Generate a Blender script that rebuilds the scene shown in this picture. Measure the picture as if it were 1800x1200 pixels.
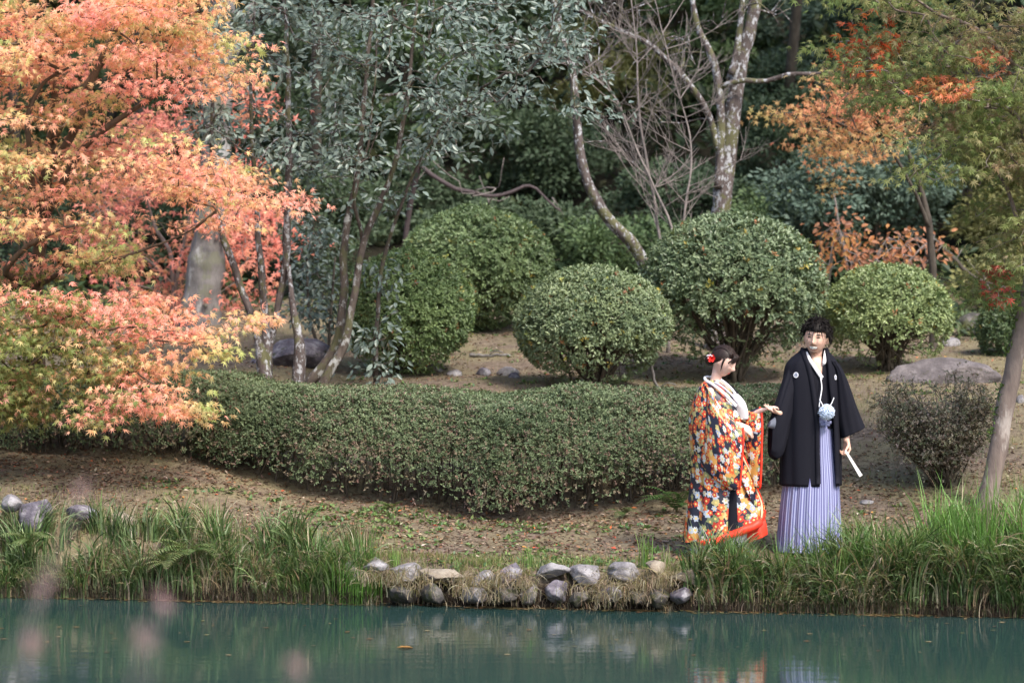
import bpy, math, random
import numpy as np
from mathutils import Vector, Matrix
from mathutils.bvhtree import BVHTree

random.seed(11)
rng = np.random.default_rng(11)
for o_ in list(bpy.data.objects):
    bpy.data.objects.remove(o_)
SC = bpy.context.scene
COL = SC.collection

# ------------------------------------------------------------------ camera
FPX, CAMH, HOR = 4250.0, 2.2, 520.0          # focal length in photo pixels, camera height over the water, horizon row
cam_d = bpy.data.cameras.new('camera')
cam = bpy.data.objects.new('camera', cam_d)
COL.objects.link(cam)
cam.location = (0, 0, CAMH)
cam.rotation_euler = (math.pi / 2, 0, 0)
cam_d.sensor_width = 36.0
cam_d.lens = 85.0
cam_d.shift_y = -(600 - HOR) / 1800.0
cam_d.clip_start = 0.1
cam_d.clip_end = 400
cam_d.dof.use_dof = True
cam_d.dof.focus_distance = 18.6
cam_d.dof.aperture_fstop = 2.2
SC.camera = cam

# ------------------------------------------------------------------ light
SUN_EL, SUN_AZ = math.radians(50), math.radians(146)     # azimuth clockwise from +Y (north): sun behind the camera to the right
world = bpy.data.worlds.new('World')
SC.world = world
world.use_nodes = True
wn = world.node_tree.nodes
wn.clear()
w_out = wn.new('ShaderNodeOutputWorld')
w_bg = wn.new('ShaderNodeBackground')
w_sky = wn.new('ShaderNodeTexSky')
w_sky.sky_type = 'NISHITA'
w_sky.sun_disc = False
w_sky.sun_elevation = SUN_EL
w_sky.sun_rotation = SUN_AZ
w_sky.air_density = 1.2
w_sky.dust_density = 2.5
w_bg.inputs['Strength'].default_value = 0.145
world.node_tree.links.new(w_sky.outputs[0], w_bg.inputs[0])
world.node_tree.links.new(w_bg.outputs[0], w_out.inputs[0])
sun_d = bpy.data.lights.new('sun', 'SUN')
sun_d.energy = 2.6
sun_d.angle = math.radians(13.0)
sun_d.color = (1.0, 0.93, 0.84)
sun = bpy.data.objects.new('sun', sun_d)
COL.objects.link(sun)
sdir = Vector((math.sin(SUN_AZ) * math.cos(SUN_EL), math.cos(SUN_AZ) * math.cos(SUN_EL), math.sin(SUN_EL)))
sun.rotation_euler = sdir.to_track_quat('Z', 'Y').to_euler()
sun.location = (0, 0, 30)

SC.view_settings.view_transform = 'Standard'
SC.view_settings.look = 'None'
SC.view_settings.gamma = 1
SC.view_settings.exposure = 1.06
SC.view_settings.use_curve_mapping = False
SC.render.engine = 'CYCLES'
SC.cycles.use_denoising = True
SC.cycles.max_bounces = 7
SC.cycles.diffuse_bounces = 4
SC.cycles.glossy_bounces = 3
SC.cycles.transmission_bounces = 3
SC.cycles.transparent_max_bounces = 6

# ------------------------------------------------------------------ helpers
def P(px, py, d):
    """point at distance d seen at photo pixel (px, py)"""
    return np.array([(px - 900) / FPX * d, d, CAMH - (py - HOR) / FPX * d])

def nrm(v):
    v = np.asarray(v, float)
    return v / (np.linalg.norm(v, axis=-1, keepdims=True) + 1e-12)

def _hash(ix, iy, iz, seed):
    h = (ix.astype(np.int64) * 374761393 + iy.astype(np.int64) * 668265263 + iz.astype(np.int64) * 2147483647 + seed * 974711) & 0xffffffff
    h = ((h ^ (h >> 13)) * 1274126177) & 0xffffffff
    h = (h ^ (h >> 16)) & 0xffffff
    return h / float(0xffffff)

def vnoise(p, seed=0):
    p = np.atleast_2d(np.asarray(p, float))
    i = np.floor(p).astype(np.int64)
    f = p - i
    f = f * f * (3 - 2 * f)
    r = 0
    for dx in (0, 1):
        for dy in (0, 1):
            for dz in (0, 1):
                w = (f[:, 0] if dx else 1 - f[:, 0]) * (f[:, 1] if dy else 1 - f[:, 1]) * (f[:, 2] if dz else 1 - f[:, 2])
                r = r + w * _hash(i[:, 0] + dx, i[:, 1] + dy, i[:, 2] + dz, seed)
    return r * 2 - 1

def fbm(p, seed=0, oct=3):
    p = np.atleast_2d(np.asarray(p, float))
    r, a, s = 0, 1.0, 0
    for k in range(oct):
        r = r + a * vnoise(p * 2 ** k + k * 17.3, seed + k)
        s += a
        a *= .5
    return r / s

ORIG = {}      # object name -> world origin

def new_obj(name, data, parent=None, loc=None):
    o = bpy.data.objects.new(name, data)
    COL.objects.link(o)
    w = np.array(loc if loc is not None else (ORIG[parent.name] if parent else (0, 0, 0)), float)
    ORIG[o.name] = w
    if parent:
        o.parent = parent
        o.location = w - ORIG[parent.name]
    else:
        o.location = w
    return o

def tag(o, label=None, cat=None, group=None, kind=None):
    if label: o['label'] = label
    if cat: o['category'] = cat
    if group: o['group'] = group
    if kind: o['kind'] = kind
    return o

def thing(name, loc, label, cat, group=None):
    return tag(new_obj(name, None, None, loc), label, cat, group)

def make_mesh(name, V, faces, smooth=True, col=None, uv=None):
    """faces: one (n,k) array or a list of them; col: per-vertex rgb; uv: per-vertex"""
    V = np.asarray(V, np.float32)
    if isinstance(faces, np.ndarray): faces = [faces]
    faces = [np.asarray(f, np.int32) for f in faces if len(f)]
    me = bpy.data.meshes.new(name)
    me.vertices.add(len(V))
    me.vertices.foreach_set('co', V.ravel())
    loops = np.concatenate([f.ravel() for f in faces])
    cnt = np.concatenate([np.full(len(f), f.shape[1], np.int32) for f in faces])
    me.loops.add(len(loops))
    me.loops.foreach_set('vertex_index', loops)
    me.polygons.add(len(cnt))
    st = np.concatenate([[0], np.cumsum(cnt)[:-1]]).astype(np.int32)
    me.polygons.foreach_set('loop_start', st)
    me.polygons.foreach_set('use_smooth', np.full(len(cnt), smooth))
    if col is not None:
        a = me.attributes.new('Col', 'FLOAT_COLOR', 'POINT')
        c = np.ones((len(V), 4), np.float32)
        c[:, :3] = col
        a.data.foreach_set('color', c.ravel())
    if uv is not None:
        l = me.uv_layers.new(name='UVMap')
        l.data.foreach_set('uv', np.asarray(uv, np.float32)[loops].ravel())
    me.update(calc_edges=True)
    return me

def mesh_obj(name, V, faces, mat, parent=None, loc=None, smooth=True, col=None, uv=None, kind=None):
    """V in world coordinates"""
    o = new_obj(name, None, parent, loc) if False else None
    w = np.array(loc if loc is not None else (ORIG[parent.name] if parent else (0, 0, 0)), float)
    me = make_mesh(name, np.asarray(V) - w, faces, smooth, col, uv)
    me.materials.append(mat)
    o = new_obj(name, me, parent, w)
    if kind: o['kind'] = kind
    return o

class Geo:
    """collects quads/tris pieces into one mesh"""
    def __init__(s): s.V, s.F, s.C, s.U, s.n = [], {}, [], [], 0
    def add(s, V, F, col=None, uv=None):
        V = np.asarray(V, float)
        for f in (F if isinstance(F, list) else [F]):
            f = np.asarray(f)
            if len(f): s.F.setdefault(f.shape[1], []).append(f + s.n)
        s.V.append(V)
        s.C.append(np.broadcast_to(np.asarray(col if col is not None else (1, 1, 1), float), (len(V), 3)))
        s.U.append(np.asarray(uv, float) if uv is not None else np.zeros((len(V), 2)))
        s.n += len(V)
    def build(s, name, mat, parent=None, loc=None, smooth=True, kind=None, col=False, uv=False):
        if not s.V: return None
        return mesh_obj(name, np.concatenate(s.V), [np.concatenate(f) for f in s.F.values()], mat, parent, loc, smooth,
                        np.concatenate(s.C) if col else None, np.concatenate(s.U) if uv else None, kind)

def tube(pts, rad, sides=6, cap=True):
    pts = np.asarray(pts, float)
    n = len(pts)
    rad = np.broadcast_to(np.asarray(rad, float), (n,))
    t = np.gradient(pts, axis=0)
    t = nrm(t)
    ref = np.array([0.31, 0.9, 0.2]) if abs(t[0, 1]) < .8 else np.array([1., 0.1, 0.1])
    a = nrm(np.cross(t, ref))
    b = np.cross(t, a)
    th = np.arange(sides) * 2 * math.pi / sides
    V = pts[:, None, :] + rad[:, None, None] * (np.cos(th)[None, :, None] * a[:, None, :] + np.sin(th)[None, :, None] * b[:, None, :])
    V = V.reshape(-1, 3)
    i = np.arange(n - 1)[:, None] * sides
    j = np.arange(sides)[None, :]
    k = (j + 1) % sides
    F = np.stack([i + j, i + k, i + sides + k, i + sides + j], -1).reshape(-1, 4)
    fs = [F]
    if cap:
        V = np.concatenate([V, [pts[0] - t[0] * rad[0] * .3, pts[-1] + t[-1] * rad[-1] * .4]])
        c0, c1 = n * sides, n * sides + 1
        jj = np.arange(sides); kk = (jj + 1) % sides
        fs.append(np.stack([np.full(sides, c0), kk, jj], -1))
        fs.append(np.stack([np.full(sides, c1), (n - 1) * sides + jj, (n - 1) * sides + kk], -1))
        fs = [fs[0], np.concatenate(fs[1:])]
    return V, fs

def smooth_path(pts, n):
    """Catmull-Rom through rows of pts (any dimension)"""
    pts = np.asarray(pts, float)
    m = len(pts)
    t = np.linspace(0, m - 1, n)
    i = np.minimum(t.astype(int), m - 2)
    f = (t - i)[:, None]
    g = lambda k: pts[np.clip(k, 0, m - 1)]
    p0, p1, p2, p3 = g(i - 1), g(i), g(i + 1), g(i + 2)
    return .5 * ((2 * p1) + (-p0 + p2) * f + (2 * p0 - 5 * p1 + 4 * p2 - p3) * f ** 2 + (-p0 + 3 * p1 - 3 * p2 + p3) * f ** 3)

def scatter(tmpl, pos, dirv, nor, scale, col):
    """leaf template (verts (k,3) pointing +Y, normal +Z, and list of face arrays) on every position; returns V, faces, colours"""
    tv, tf = tmpl
    n, k = len(pos), len(tv)
    d = nrm(dirv)
    z = nor - (nor * d).sum(1, keepdims=True) * d
    z = nrm(z)
    x = np.cross(d, z)
    s = np.broadcast_to(np.asarray(scale, float), (n,))[:, None, None]
    V = pos[:, None, :] + s * (tv[None, :, 0:1] * x[:, None, :] + tv[None, :, 1:2] * d[:, None, :] + tv[None, :, 2:3] * z[:, None, :])
    off = np.arange(n)[:, None, None] * k
    F = [(f[None] + off).reshape(-1, f.shape[1]) for f in tf]
    C = np.repeat(col, k, axis=0)
    return V.reshape(-1, 3), F, C

def rand_unit(n):
    return nrm(rng.normal(size=(n, 3)))

# leaf templates ---------------------------------------------------
LEAF2 = (np.array([[0, 0, 0], [-.24, .45, .06], [0, 1, -.06], [.24, .45, .06]]), [np.array([[0, 1, 2], [0, 2, 3]])])
LEAF4 = (np.array([[0, 0, 0], [-.2, .28, .05], [-.2, .65, .02], [0, 1, -.12], [.2, .65, .02], [.2, .28, .05], [0, .5, -.03]]),
         [np.array([[0, 6, 1], [1, 6, 2], [2, 6, 3], [3, 6, 4], [4, 6, 5], [5, 6, 0]])])
def maple_template(lobes=7, notch=.26, droop=.28):
    V = [[0, 0, 0]]
    angs = np.linspace(-128, 128, lobes)
    lens = [.42, .72, .95, 1.0, .95, .72, .42] if lobes == 7 else [.6, .95, 1, .95, .6]
    ring = []
    for i, (a, l) in enumerate(zip(angs, lens)):
        ar = math.radians(a)
        ring.append([math.sin(ar) * l * .55, math.cos(ar) * l * .55, -droop * l * .55])
        if i < lobes - 1:
            am = math.radians((angs[i] + angs[i + 1]) / 2)
            ring.append([math.sin(am) * notch * .55, math.cos(am) * notch * .55, 0])
    V = np.array([[0, -.08, 0]] + ring)
    n = len(ring)
    F = np.array([[0, i + 1, i + 2][::-1] for i in range(n - 1)])
    V[:, 1] += .1
    return V, [F]
MAPLE = maple_template()
MAPLE5 = maple_template(5, .3)

# materials ----------------------------------------------------------
def mat_new(name):
    m = bpy.data.materials.new(name)
    m.use_nodes = True
    nt = m.node_tree
    nt.nodes.clear()
    out = nt.nodes.new('ShaderNodeOutputMaterial')
    bs = nt.nodes.new('ShaderNodeBsdfPrincipled')
    nt.links.new(bs.outputs[0], out.inputs[0])
    return m, nt, bs, out

def N(nt, typ, inputs=None, **props):
    n = nt.nodes.new(typ)
    for k, v in props.items(): setattr(n, k, v)
    for k, v in (inputs or {}).items():
        if isinstance(v, bpy.types.NodeSocket): nt.links.new(v, n.inputs[k])
        else: n.inputs[k].default_value = v
    return n

def ramp(nt, fac, stops, interp='LINEAR'):
    r = nt.nodes.new('ShaderNodeValToRGB')
    r.color_ramp.interpolation = interp
    el = r.color_ramp.elements
    while len(el) < len(stops): el.new(0.5)
    for e, (p, c) in zip(el, stops):
        e.position = p
        e.color = (c[0], c[1], c[2], 1) if hasattr(c, '__len__') else (c, c, c, 1)
    nt.links.new(fac, r.inputs[0])
    return r.outputs[0]

def mixc(nt, fac, a, b, mode='MIX'):
    m = nt.nodes.new('ShaderNodeMix')
    m.data_type = 'RGBA'
    m.blend_type = mode
    for s, v in ((m.inputs[0], fac), (m.inputs[6], a), (m.inputs[7], b)):
        if isinstance(v, bpy.types.NodeSocket): nt.links.new(v, s)
        elif hasattr(v, '__len__'): s.default_value = (v[0], v[1], v[2], 1)
        else: s.default_value = v
    return m.outputs[2]

def noise_fac(nt, scale, detail=4, rough=.6, coord='Object', mapscale=None, off=(0, 0, 0)):
    tc = nt.nodes.new('ShaderNodeTexCoord')
    v = tc.outputs[coord]
    mp = N(nt, 'ShaderNodeMapping', {0: v})
    mp.inputs['Location'].default_value = off
    if mapscale: mp.inputs['Scale'].default_value = mapscale
    n = N(nt, 'ShaderNodeTexNoise', {'Vector': mp.outputs[0], 'Scale': scale, 'Detail': detail, 'Roughness': rough})
    return n.outputs['Fac']

def bump(nt, bs, h, strength=.5, dist=.01):
    b = N(nt, 'ShaderNodeBump', {'Height': h, 'Strength': strength, 'Distance': dist})
    nt.links.new(b.outputs[0], bs.inputs['Normal'])

def leaf_mat(name, rough=.5, trans=.3, spec=.4, tcol=(1.0, 1.0, .6)):
    m, nt, bs, out = mat_new(name)
    at = N(nt, 'ShaderNodeAttribute', attribute_name='Col')
    nf = noise_fac(nt, 60, 2)
    c = mixc(nt, 1, at.outputs['Color'], ramp(nt, nf, [(.3, .8), (.7, 1.15)]), 'MULTIPLY')
    nt.links.new(c, bs.inputs['Base Color'])
    bs.inputs['Roughness'].default_value = rough
    bs.inputs['Specular IOR Level'].default_value = spec
    tr = N(nt, 'ShaderNodeBsdfTranslucent', {'Color': mixc(nt, 1, c, tcol, 'MULTIPLY')})
    mx = N(nt, 'ShaderNodeMixShader', {0: trans, 1: bs.outputs[0], 2: tr.outputs[0]})
    nt.links.new(mx.outputs[0], out.inputs[0])
    return m

def leaf_obj_mat(name, rough, trans, spec, tcol):
    """for the single leaves: the colour comes from the object's own colour"""
    m, nt, bs, out = mat_new(name)
    oi = nt.nodes.new('ShaderNodeObjectInfo')
    c = oi.outputs['Color']
    nt.links.new(c, bs.inputs['Base Color'])
    bs.inputs['Roughness'].default_value = rough
    bs.inputs['Specular IOR Level'].default_value = spec
    tr = N(nt, 'ShaderNodeBsdfTranslucent', {'Color': mixc(nt, 1, c, tcol, 'MULTIPLY')})
    mx = N(nt, 'ShaderNodeMixShader', {0: trans, 1: bs.outputs[0], 2: tr.outputs[0]})
    nt.links.new(mx.outputs[0], out.inputs[0])
    return m

def bark_mat(name, base, dark, lichen, amount=.5, lscale=9, moss=None, mscale=(1, 1, .5)):
    m, nt, bs, out = mat_new(name)
    f1 = noise_fac(nt, 14, 5, .65, mapscale=(1, 1, .35))
    c = ramp(nt, f1, [(.3, dark), (.7, base)])
    if moss:
        fm = noise_fac(nt, 5, 4, .6, off=(5, 3, 1))
        c = mixc(nt, ramp(nt, fm, [(.52, 0), (.6, .8)]), c, moss)
    f2 = noise_fac(nt, lscale, 5, .7, mapscale=mscale, off=(3, 1, 7))
    c = mixc(nt, ramp(nt, f2, [(1 - amount - .02, 0), (1 - amount + .05, 1)]), c, lichen)
    nt.links.new(c, bs.inputs['Base Color'])
    bs.inputs['Roughness'].default_value = .9
    bs.inputs['Specular IOR Level'].default_value = .2
    bump(nt, bs, f1, .8, .02)
    return m

def flat_mat(name, col, rough=.6, spec=.4, var=0, vscale=30, metallic=0):
    m, nt, bs, out = mat_new(name)
    if var:
        f = noise_fac(nt, vscale, 4)
        c = mixc(nt, 1, col, ramp(nt, f, [(.3, 1 - var), (.7, 1 + var)]), 'MULTIPLY')
        nt.links.new(c, bs.inputs['Base Color'])
    else:
        bs.inputs['Base Color'].default_value = (*col, 1)
    bs.inputs['Roughness'].default_value = rough
    bs.inputs['Specular IOR Level'].default_value = spec
    bs.inputs['Metallic'].default_value = metallic
    return m

# ------------------------------------------------------------------ ground height
def shore(x): return 17.1 - .153 * x + .10 * vnoise(np.stack([np.atleast_1d(x) * 1.3, np.zeros(np.size(x)), np.zeros(np.size(x))], 1), 5)
GT = np.array([-6, -1.2, -.6, -.12, 0.12, .35, 1., 2.9, 4, 5, 6, 7, 10, 15, 19, 25, 40, 60])
GX = np.array([-9, -3.5, -1.2, 0, 1.6, 3, 9])
GZ = np.array([
    [-1.4, -1.2, -.8, -.35, .10, .42, .58, .82, 1.0, 1.3, 1.5, 1.6, 1.95, 2.2, 3.6, 6.5, 15, 26],
    [-1.4, -1.2, -.8, -.35, .10, .42, .56, .80, 1.0, 1.3, 1.5, 1.6, 1.95, 2.2, 3.6, 6.5, 15, 26],
    [-1.4, -1.2, -.8, -.35, .14, .27, .34, .46, .78, 1.15, 1.38, 1.45, 1.88, 2.2, 3.4, 6.2, 15, 26],
    [-1.4, -1.2, -.8, -.35, .14, .25, .28, .38, .75, 1.12, 1.36, 1.42, 1.85, 2.15, 3.2, 6, 15, 26],
    [-1.4, -1.2, -.8, -.35, .14, .24, .27, .42, .72, 1.0, 1.25, 1.37, 1.75, 2.1, 3.0, 6, 15, 26],
    [-1.4, -1.2, -.8, -.35, .12, .24, .26, .50, .72, .95, 1.18, 1.35, 1.6, 1.9, 2.8, 5.5, 14, 25],
    [-1.4, -1.2, -.8, -.35, .12, .24, .26, .50, .72, .95, 1.18, 1.35, 1.6, 1.9, 2.8, 5.5, 14, 25]])
def ground_z(x, y, rough=True):
    x = np.atleast_1d(np.asarray(x, float)); y = np.atleast_1d(np.asarray(y, float))
    x, y = np.broadcast_arrays(x, y)
    sh = x.shape
    x = x.ravel(); y = y.ravel()
    t = y - shore(x)
    cols = np.stack([np.interp(t, GT, GZ[k]) for k in range(len(GX))], 1)
    xi = np.clip(np.searchsorted(GX, x) - 1, 0, len(GX) - 2)
    f = np.clip((x - GX[xi]) / (GX[xi + 1] - GX[xi]), 0, 1)
    f = f * f * (3 - 2 * f)
    z = cols[np.arange(len(x)), xi] * (1 - f) + cols[np.arange(len(x)), xi + 1] * f
    if rough:
        amp = np.clip((t - .1) / 1.5, 0, 1)
        z = z + amp * (.05 * fbm(np.stack([x * .9, y * .9, x * 0], 1), 3) + .014 * fbm(np.stack([x * 7, y * 7, x * 0], 1), 8, 2))
    # near bank on the camera's side
    z = np.where(y < 3.6, np.interp(y, [-30, 1.5, 2.6, 3.6], [.9, .5, .35, -.9]), z)
    z = np.where((y >= 3.6) & (t < -6), np.interp(y, [3.6, 5], [-.9, -1.4]), z)
    return z.reshape(sh)
def gz(x, y): return float(ground_z(x, y).ravel()[0])
def on_ground(px, d, sink=0.0):
    """point of the ground under photo column px at distance d"""
    x = (px - 900) / FPX * d
    return np.array([x, d, gz(x, d) - sink])
# ================================================================== SETTING
# ground ------------------------------------------------------------
m, nt, bs, out = mat_new('ground_soil_moss')
f1 = noise_fac(nt, 1.1, 5, .6)
f2 = noise_fac(nt, 14, 6, .7)
f3 = noise_fac(nt, 90, 4, .7)
c = ramp(nt, f2, [(.3, (.07, .05, .042)), (.5, (.155, .115, .095)), (.7, (.26, .205, .17))])
moss = ramp(nt, f3, [(.3, (.13, .115, .06)), (.7, (.28, .245, .135))])
tc = nt.nodes.new('ShaderNodeTexCoord')
sep = N(nt, 'ShaderNodeSeparateXYZ', {0: tc.outputs['Object']})
mf = N(nt, 'ShaderNodeMath', {0: f1, 1: .5}, operation='SUBTRACT')
c = mixc(nt, ramp(nt, N(nt, 'ShaderNodeMath', {0: f1, 1: N(nt, 'ShaderNodeMath', {0: f2, 1: .35}, operation='MULTIPLY').outputs[0]}, operation='ADD').outputs[0], [(.58, .12), (.80, .72)]), c, moss)
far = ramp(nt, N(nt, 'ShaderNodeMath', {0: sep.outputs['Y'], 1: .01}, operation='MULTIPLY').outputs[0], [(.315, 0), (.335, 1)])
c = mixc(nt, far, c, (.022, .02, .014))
wet = ramp(nt, N(nt, 'ShaderNodeMath', {0: sep.outputs['Z'], 1: N(nt, 'ShaderNodeMath', {0: f2, 1: .12}, operation='MULTIPLY').outputs[0]}, operation='ADD').outputs[0], [(.20, 0), (.27, 1)])
c = mixc(nt, wet, (.018, .013, .010), c)
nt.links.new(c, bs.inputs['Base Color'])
bs.inputs['Roughness'].default_value = 1
bs.inputs['Specular IOR Level'].default_value = .1
bump(nt, bs, f3, .6, .02)
M_GROUND = m
ys = np.concatenate([np.linspace(-30, 3, 12), np.linspace(3.4, 16, 14), np.arange(16.1, 30, .06), np.arange(30.2, 75, 1.2)])
xs = np.concatenate([np.linspace(-40, -6, 16), np.arange(-5.9, 5.9, .07), np.linspace(6, 40, 16)])
X, Y = np.meshgrid(xs, ys)
Z = ground_z(X, Y)
V = np.stack([X, Y, Z], -1).reshape(-1, 3)
nx, ny = len(xs), len(ys)
i = np.arange(ny - 1)[:, None] * nx + np.arange(nx - 1)[None]
F = np.stack([i, i + 1, i + nx + 1, i + nx], -1).reshape(-1, 4)
mesh_obj('ground', V, F, M_GROUND, kind='structure')

# water --------------------------------------------------------------
m, nt, bs, out = mat_new('pond_water')
bs.inputs['Base Color'].default_value = (.019, .044, .041, 1)
bs.inputs['Roughness'].default_value = .03
bs.inputs['IOR'].default_value = 1.4
fa = noise_fac(nt, 1.0, 3, .5, mapscale=(2.2, 9, 1))
fb = noise_fac(nt, 1.0, 2, .5, mapscale=(14, 34, 1), off=(4, 2, 0))
fz = N(nt, 'ShaderNodeMath', {0: fa, 1: N(nt, 'ShaderNodeMath', {0: fb, 1: .22}, operation='MULTIPLY').outputs[0]}, operation='ADD').outputs[0]
bump(nt, bs, fz, .5, .0032)
wx = np.linspace(-40, 40, 9); wy = np.linspace(2.2, 22, 5)
X, Y = np.meshgrid(wx, wy)
V = np.stack([X, Y, X * 0], -1).reshape(-1, 3)
i = np.arange(4)[:, None] * 9 + np.arange(8)[None]
mesh_obj('pond_water', V, np.stack([i, i + 1, i + 10, i + 9], -1).reshape(-1, 4), m, kind='structure', smooth=False)

# rocks ---------------------------------------------------------------
def ico(sub):
    import bmesh
    bm = bmesh.new()
    bmesh.ops.create_icosphere(bm, subdivisions=sub, radius=1)
    V = np.array([v.co[:] for v in bm.verts]); F = np.array([[v.index for v in f.verts] for f in bm.faces])
    bm.free()
    return V, F
ICO = {k: ico(k) for k in (2, 3, 4, 5)}
def rock_mat(name, lo, mid, hi, moss=None, mossamt=.45):
    m, nt, bs, out = mat_new(name)
    f = noise_fac(nt, 7, 6, .7)
    g = noise_fac(nt, 45, 5, .75, off=(2, 2, 2))
    c = ramp(nt, f, [(.3, lo), (.5, mid), (.68, hi)])
    c = mixc(nt, .7, c, ramp(nt, g, [(.3, .62), (.7, 1.3)]), 'MULTIPLY')
    if moss:
        h = noise_fac(nt, 9, 5, .7, off=(9, 1, 4))
        c = mixc(nt, ramp(nt, h, [(1 - mossamt, 0), (1 - mossamt + .08, .85)]), c, moss)
    gp = nt.nodes.new('ShaderNodeNewGeometry')
    sz = N(nt, 'ShaderNodeSeparateXYZ', {0: gp.outputs['Position']})
    wet = ramp(nt, N(nt, 'ShaderNodeMath', {0: sz.outputs['Z'], 1: N(nt, 'ShaderNodeMath', {0: g, 1: .08}, operation='MULTIPLY').outputs[0]}, operation='ADD').outputs[0], [(.075, .30), (.13, 1)])
    c = mixc(nt, 1, c, wet, 'MULTIPLY')
    nt.links.new(c, bs.inputs['Base Color'])
    bs.inputs['Roughness'].default_value = .85
    bs.inputs['Specular IOR Level'].default_value = .3
    bump(nt, bs, g, .7, .015)
    return m
M_R = {
    'grey': rock_mat('rock_grey', (.10, .092, .10), (.22, .205, .215), (.40, .385, .39), (.07, .075, .03), .42),
    'tan': rock_mat('rock_tan', (.15, .12, .09), (.26, .215, .165), (.37, .32, .255), (.1, .1, .05), .3),
    'purple': rock_mat('rock_purple', (.05, .045, .06), (.13, .115, .14), (.34, .33, .35), (.05, .055, .025), .42),
    'mauve': rock_mat('rock_mauve', (.07, .06, .062), (.125, .108, .11), (.21, .185, .185), (.07, .07, .03), .38),
    'dark': rock_mat('rock_dark', (.03, .028, .03), (.08, .072, .07), (.18, .165, .15), (.05, .055, .02), .5),
    'mossy': rock_mat('rock_mossy', (.07, .06, .065), (.15, .13, .14), (.25, .23, .23), (.07, .08, .025), .5),
}
def rock(name, c, size, seed, mat, label, cat, group=None, yaw=0, sub=4, lump=.22, cuts=7, parent=None):
    """a weathered stone: sphere pushed by noise and cut by a few planes"""
    V, F = ICO[sub]
    r = np.random.default_rng(seed)
    V = V * (1 + lump * fbm(V * 1.1 + seed * 3.1, seed, 3)[:, None])
    for k in range(cuts):
        n = nrm(r.normal(size=3) * np.array([1, 1, .9])); h = r.uniform(.48, .80)
        dd = V @ n - h
        V = V - np.where(dd > 0, dd * .95, 0)[:, None] * n
    V = V * (1 + .05 * fbm(V * 5 + seed, seed + 9, 3)[:, None])
    V = V / np.abs(V).max(0)
    V = V * np.array(size) / 2
    ca, sa = math.cos(yaw), math.sin(yaw)
    V = V @ np.array([[ca, sa, 0], [-sa, ca, 0], [0, 0, 1]])
    o = mesh_obj(name, V + np.array(c), F, M_R[mat], parent, loc=c)
    if not parent: tag(o, label, cat, group)
    return o

G_ST = 'stones edging the pond'
def edge_stone(px, py, w, h, d, mat, label, seed, yaw=0, depth=None):
    c = P(px, py, d) - np.array([0, 0, .02])
    W, H = w / FPX * d, h / FPX * d
    r_ = np.random.default_rng(seed)
    return rock('bank_stone', c, (W * r_.uniform(1.0, 1.25), depth or max(W * .8, .2), H * r_.uniform(.95, 1.3)), seed, mat, label, 'stone', G_ST, r_.uniform(-.5, .5), lump=.5, cuts=14)
def sd(px): return 17.15 - .153 * (px - 900) / FPX * 17.15
E = [
 (662, 990, 44, 26, 'grey', 'mauve-grey stone half hidden in grass, first of the top row from the left'),
 (716, 998, 42, 30, 'grey', 'pale grey pointed stone just left of the smooth tan boulder'),
 (774, 1003, 62, 32, 'tan', 'smooth tan boulder with a sloping top, the most yellowish stone of the edging'),
 (850, 1014, 38, 38, 'grey', 'upright pale grey stone in the gap right of the tan boulder'),
 (898, 1003, 56, 44, 'purple', 'dark purplish stone, largest and darkest of the top row'),
 (965, 999, 54, 32, 'grey', 'wide light grey stone with a flat top right of the purplish stone'),
 (1028, 1003, 56, 38, 'grey', 'pale stone with a peaked top in the middle of the stone edging'),
 (1099, 1000, 54, 34, 'grey', 'greyish stone right of the peaked stone, with straw hanging over it'),
 (1152, 987, 32, 20, 'tan', 'small pinkish stone set back on the bank near the woman'),
 (1212, 1009, 62, 30, 'tan', 'long flat beige stone at the right end of the edging under the woman'),
 (762, 1040, 40, 34, 'dark', 'dark wet stone below the tan boulder at the waterline'),
 (836, 1043, 46, 32, 'grey', 'rounded mauve stone standing in the water left of centre'),
 (884, 1040, 42, 32, 'dark', 'brownish stone at the waterline under the purplish stone'),
 (930, 1040, 34, 34, 'mossy', 'mossy greenish stone of the lower row at the waterline'),
 (976, 1036, 36, 42, 'purple', 'upright stone with a white crest in the lower row'),
 (1022, 1046, 40, 28, 'dark', 'low dark stone under the dry grass tuft of the edging'),
 (1071, 1040, 34, 38, 'purple', 'bluish dark stone of the lower row beneath hanging straw'),
 (1112, 1045, 38, 26, 'dark', 'blackish stone in the lower row between two hanging grass mats'),
 (1153, 1044, 44, 32, 'dark', 'wide dark stone at the waterline below the small pinkish stone'),
 (1198, 1044, 38, 30, 'purple', 'mauve stone at the waterline, last of the lower row on the right'),
 (704, 1038, 46, 34, 'dark', 'dark stone under the hanging grass at the left end of the lower row'),
 (620, 1000, 46, 34, 'mossy', 'mossy stone deep in the sedge left of the edging'),
]
for k, (px, py, w, h, mt, lb) in enumerate(E):
    low = py > 1030
    edge_stone(px, py, w, h, sd(px) + (-.06 if low else .11), mt, lb, 40 + k, depth=.26 if low else .34)
for k, (px, py, w, h, mt, lb) in enumerate([
 (66, 912, 60, 58, 'purple', 'tall bluish-grey boulder standing in the sedge of the left bank'),
 (22, 884, 36, 24, 'grey', 'small round white-grey stone on the grass at the left frame edge'),
 (142, 903, 60, 26, 'purple', 'pale flat-topped stone right of the tall boulder on the left bank'),
 (218, 916, 56, 26, 'tan', 'low pinkish stone behind the sedge of the left bank'),
 (228, 940, 34, 26, 'grey', 'small light stone among the sedge below the low pinkish stone'),
]):
    d = 18.15
    c = P(px, py, d)
    rock('bank_stone', c, (w / FPX * d * 1.1, .28, h / FPX * d * 1.3), 90 + k, mt, lb, 'stone', 'stones on the left bank')

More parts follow.
